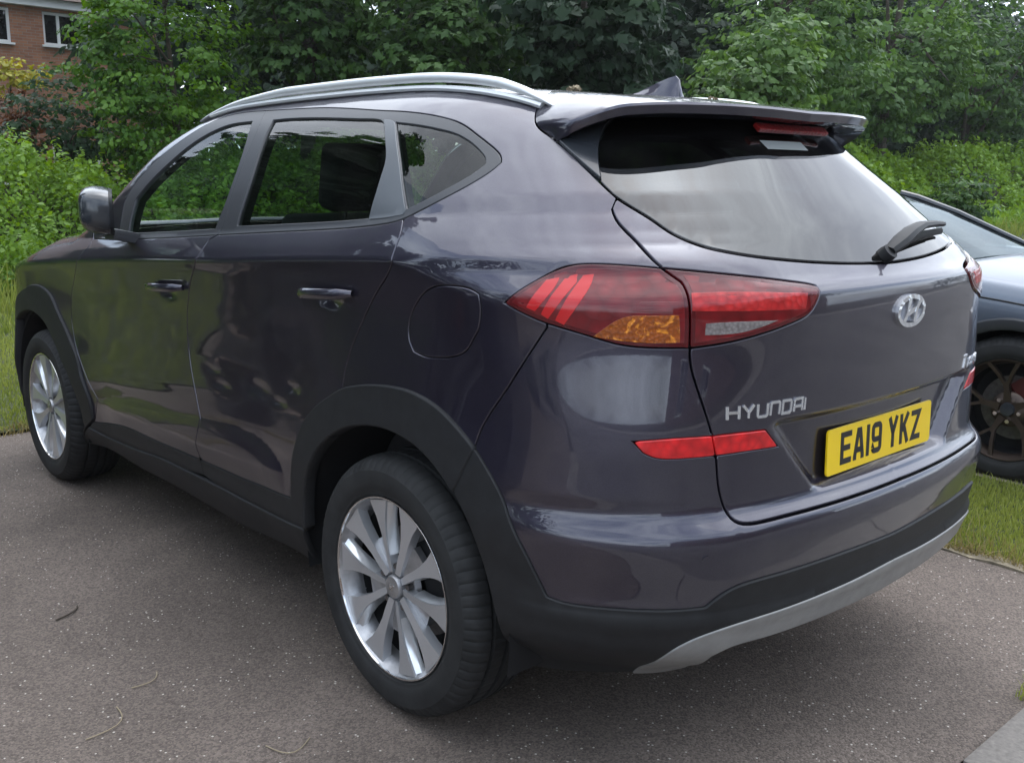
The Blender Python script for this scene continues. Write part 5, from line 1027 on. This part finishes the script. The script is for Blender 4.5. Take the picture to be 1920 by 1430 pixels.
        V,Fs=lathe([(0,-.018),(.03,-.019),(.034,-.03)],32); mobj('hub_cap',(tf(V),Fs),M['gloss'],wo_)
        V,Fs=lathe([(.030,-.034),(.075,-.040),(.085,-.05)],40); mobj('hub_plate',(tf(V),Fs),M['bronze'],wo_)
    return wo_
for cx,sp in ((0,0),(2.67,R(31))):
    wheel(suv,(cx,.905,.343),False,sp); wheel(suv,(cx,-.905,.343),True,0)
# ------------------------------------------------------------------ second car, seen at the right edge: front towards -x
c2=empty('hatchback',(-.19,-3.42,0),math.pi); tag(c2,'blue-grey car with dark bronze wheels parked beyond the grass strip','car')
ZS=Spl([(-.92,.60),(-.80,.74),(-.55,.85),(0,.935),(.35,.965),(.6,.985),(1.5,1.0),(2.7,1.03),(3.3,1.0),(3.55,.9)])   # shoulder height by distance behind the front axle
WS=Spl([(-.95,.45),(-.85,.66),(-.6,.83),(-.2,.905),(.3,.915),(1.2,.92),(2.6,.91),(3.2,.86),(3.6,.66)])
st=np.concatenate([np.linspace(-.94,-.42,9),np.linspace(-.40,.40,17),np.linspace(.46,3.58,28)])
def prof2(s):
    w=float(WS(s)); z=float(ZS(s)); hood=.045 if s<.45 else .01
    out=[(w-.06,.20),(w-.02,.30),(w,.42),(w-.004,.56),(w-.012,.68),(w-.004,z-.17),(w-.014,z-.10),(w-.045,z-.03),(w-.085,z),(w-.10,z+.004),(w*.55,z+hood*.8),(0,z+hood)]
    for cx in (0,2.70):
        d=abs(s-cx)
        if d<.385:
            za=.345+math.sqrt(.385**2-d*d); out=[(y,max(q,za) if y>w-.3 and q<za+.002 and i<6 else q) for i,(y,q) in enumerate(out)]
    return out
V=[];Fs=[]; K=12
for s in st:
    pr=prof2(s); V+=[(-s,y,z) for y,z in pr]
NS=len(st)
V2=[(x,-y,z) for x,y,z in V]
for i in range(NS-1):
    for k in range(K-1): Fs.append((i*K+k,i*K+k+1,(i+1)*K+k+1,(i+1)*K+k)); 
off=len(V); Fs+=[tuple(q+off for q in reversed(f)) for f in Fs]; V=V+V2
Fs.append(tuple(range(K))+tuple(off+q for q in range(K-2,-1,-1))); Fs.append(tuple((NS-1)*K+q for q in range(K))+tuple(off+(NS-1)*K+q for q in range(K-2,-1,-1)))
mobj('body',(V,Fs),M['paint2'],c2,angle=32)
def gh(s,k): # greenhouse section: roof height and half widths
    zr=float(Spl([(.50,.985),(1.32,1.315),(1.7,1.37),(2.2,1.385),(2.8,1.34),(3.4,1.05)])(s)); zb=float(ZS(s)); wb2=float(WS(s))-.10; wr=wb2-.27*min(1,(zr-zb)/.45)
    return [(wb2,zb),(wb2-(wb2-wr)*.45,zb+(zr-zb)*.55),(wr+.02,zb+(zr-zb)*.90),(wr-.05,zr-.008),(wr*.5,zr+.01),(0,zr+.014)]
gs=[.50,.75,1.0,1.25,1.36,1.6,1.9,2.2,2.5,2.8,3.1,3.4]
V=[];G=[]
for s in gs: G.append([(-s,y,z) for y,z in gh(s,0)])
def patch(i0,i1,k0,k1,mirror_=True,o=0.):
    v=[];f=[]
    for sg in (1,-1):
        b=len(v); n=k1-k0+1
        for i in range(i0,i1+1): v+=[(G[i][k][0],sg*(G[i][k][1]+o),G[i][k][2]+o) for k in range(k0,k1+1)]
        for i in range(i1-i0):
            for k in range(n-1): f.append((b+i*n+k,b+i*n+k+1,b+(i+1)*n+k+1,b+(i+1)*n+k))
    return v,f
mobj('roof',patch(4,9,2,5),M['paint2'],c2); mobj('windscreen',patch(0,4,3,5),M['glass2'],c2); mobj('rear_window',patch(9,11,2,5),M['glass2'],c2)
sw=mobj('side_window',patch(1,10,0,2),M['glass2'],c2)
for sg in (1,-1):
    pts=[(G[i][3][0],sg*(G[i][3][1]+.012),G[i][3][2]+.004) for i in range(0,5)]; mobj('windscreen_pillar',tube(pts,[.016,.018,.020,.022,.024],8),M['gloss'],c2)
    bpts=[(-s,sg*(float(WS(s))-.085),float(ZS(s))+.012) for s in np.linspace(.55,3.2,20)]; mobj('window_trim',tube(bpts,.012,6),M['chrome'],c2)
    # bonnet shut line, arch trim, liner
    hp=[(-s,sg*(float(WS(s))-.018),float(ZS(s))-.085) for s in np.linspace(-.7,.52,24)]; mobj('bonnet_seam',tube(hp,.0045,5),M['seal'],c2)
    for cx in (0,2.70):
        V=[];Fs=[]; n=22
        for i in range(n+1):
            a=math.pi*(-.02+1.04*i/n)
            for r_,dy in ((.382,.002),(.392,.012),(.432,.010),(.440,-.004)):
                s=cx-r_*math.cos(a); V.append((-s,sg*(float(WS(s))+dy-.002),.345+r_*math.sin(a)))
        for i in range(n):
            for k in range(3): Fs.append((i*4+k,i*4+k+1,i*4+5+k,i*4+4+k))
        mobj('wheel_arch_trim',(V,Fs),M['trim'],c2,angle=50)
        V=[];Fs=[]
        for i in range(n+1):
            a=math.pi*(-.06+1.12*i/n)
            for yy in (.895,.58): V.append((-cx+.388*math.cos(a),sg*yy,.345+.388*math.sin(a)))
        for i in range(n): Fs.append((2*i,2*i+1,2*i+3,2*i+2))
        Fs.append(tuple(2*i+1 for i in range(n+1))); mobj('wheel_housing',(V,Fs),M['under'],c2)
        wheel(c2,(-cx,sg*.905,.343),sg<0,R(8),'bronze')
    bm=bmesh.new(); box(bm,(-1.35,sg*.885,.24),(1.85,.05,.12)); bm_obj('sill',bm,M['plastic'],c2,bevel=.01)
    mv,mf=lathe([(0,-.07),(.05,-.06),(.085,-.02),(.09,.03),(.08,.06)],18); mv=[(-1.02+v[1],sg*(1.0+v[0]*1.1),1.06+v[2]*.8) for v in mv]; mobj('door_mirror',(mv,mf),M['gloss'],c2)
    bm=bmesh.new(); box(bm,(.80,sg*.60,.72),(.16,.34,.12),rz=sg*R(-25)); bm_obj('headlight',bm,M['clear'],c2,bevel=.03)
bm=bmesh.new(); box(bm,(-1.1,0,.95),(.5,1.5,.2)); box(bm,(-1.9,.38,.95),(.2,.5,.7)); box(bm,(-1.9,-.38,.95),(.2,.5,.7)); bm_obj('cabin',bm,M['cabin'],c2,bevel=.03)
bm=bmesh.new(); box(bm,(-1.33,0,.22),(4.1,1.1,.05)); bm_obj('underbody',bm,M['under'],c2)
# a dark car in the next bay, out of frame on the left; the doors mirror it
def copy_tree(o,parent=None):
    c=o.copy(); col.objects.link(c)
    if parent is not None: c.parent=parent
    for ch in list(o.children): copy_tree(ch,c)
    return c
c3=copy_tree(c2); c3.name='hatchback'; c3.location=(4.22,3.50,0); c3.rotation_euler=(0,0,0); c3['label']='dark navy car in the bay left of the SUV, seen only as a reflection'
for o in c3.children_recursive:
    if o.type=='MESH' and o.data.materials[0]==M['paint2']: o.data=o.data.copy(); o.data.materials[0]=M['navy']
# trees along the left of the drive and behind, mirrored in the doors
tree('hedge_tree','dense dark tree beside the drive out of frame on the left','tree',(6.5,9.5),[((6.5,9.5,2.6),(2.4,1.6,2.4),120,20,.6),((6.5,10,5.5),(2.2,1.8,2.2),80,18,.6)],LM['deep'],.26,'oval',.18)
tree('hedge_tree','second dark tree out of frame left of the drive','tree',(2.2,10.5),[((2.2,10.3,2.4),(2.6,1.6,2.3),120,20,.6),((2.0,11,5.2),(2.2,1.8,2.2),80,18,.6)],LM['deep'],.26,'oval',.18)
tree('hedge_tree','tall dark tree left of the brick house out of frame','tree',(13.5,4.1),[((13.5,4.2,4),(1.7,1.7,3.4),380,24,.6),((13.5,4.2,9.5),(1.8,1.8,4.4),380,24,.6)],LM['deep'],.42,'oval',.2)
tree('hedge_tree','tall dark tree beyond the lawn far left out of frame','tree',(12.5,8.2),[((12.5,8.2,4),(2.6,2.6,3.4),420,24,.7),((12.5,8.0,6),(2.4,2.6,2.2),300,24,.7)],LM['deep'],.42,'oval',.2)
tree('street_tree','tall street tree across the road behind the viewer','tree',(-14,-11),[((-14,-11,5),(2.6,3,3),120,18,.8),((-14,-8,4),(1.8,2,2),60,18,.7)],LM['dark'],.3,'oval',.16,limbs=0)
# bits lying about
M['straw']=pbr('dry_stalk',(.32,.26,.17),.8)
for k,(x,y,a,l,c,lab) in enumerate([(1.178,1.349,2.2,.11,.02,'short brown twig on the asphalt left of the sill'),(.59,1.335,2.0,.10,.03,'pale dry grass stalk on the asphalt, straightest of the loose stalks'),(.444,1.508,2.3,.16,.05,'pale curved grass stalk on the asphalt nearest the lower left corner'),(.049,1.188,1.2,.11,.06,'curled dry grass stalk on the asphalt in front of the rear tyre')]):
    pts=[(l*(t-.5),c*math.sin(math.pi*t),.003+.004*math.sin(math.pi*t)) for t in np.linspace(0,1,8)]
    o=mobj('grass_stalk' if k else 'twig',tube(pts,.0016 if k else .003,5),M['straw'] if k else M['bark'],None); o.location=(x,y,0); o.rotation_euler=(0,0,a); tag(o,lab,'stalk' if k else 'twig')
for k,(x,y,lab) in enumerate([(-.02,.28,'cream blossom fragment on the SUV roof left of the fin'),(-.20,-.10,'cream blossom fragment on the SUV roof right of the fin')]):
    z=float(tlift(np.array([[x,y]]))[0][2]); q=np.array([0,0,.006])+sph(26)*np.array([.018,.018,.006]); V,T,t=leaves(q,.012,sph(26),'oval'); o=link('blossom',tris_np('blossom',V,T,M['straw'],t)); o.location=(x,y,z); tag(o,lab,'blossom','blossom on the roof')

# the tyres press a few millimetres into their rolling radius: set the ground and what lies on it to the contact height
for o in list(col.objects):
    if o.parent is None and o.name.split('.')[0] in ('ground','driveway','parking_bay','road','pavement','verge','lawn','kerb','edging_strip','grass','dry_grass','tall_grass','weed_tuft','twig','grass_stalk','hatchback'): o.location.z-=.009
# added thin volume, imitates a lens veil over the far trees
bm=bmesh.new(); box(bm,(0,0,9.5),(170,170,21)); hm=bpy.data.materials.new('haze'); hm.use_nodes=True; nt=hm.node_tree; nt.nodes.remove(nt.nodes['Principled BSDF'])
pv=nt.nodes.new('ShaderNodeVolumePrincipled'); pv.inputs['Color'].default_value=(.93,.96,1,1); pv.inputs['Density'].default_value=.0005; pv.inputs['Anisotropy'].default_value=.2
nt.links.new(pv.outputs['Volume'],nt.nodes['Material Output'].inputs['Volume'])
tag(bm_obj('haze',bm,hm,None),kind='stuff')
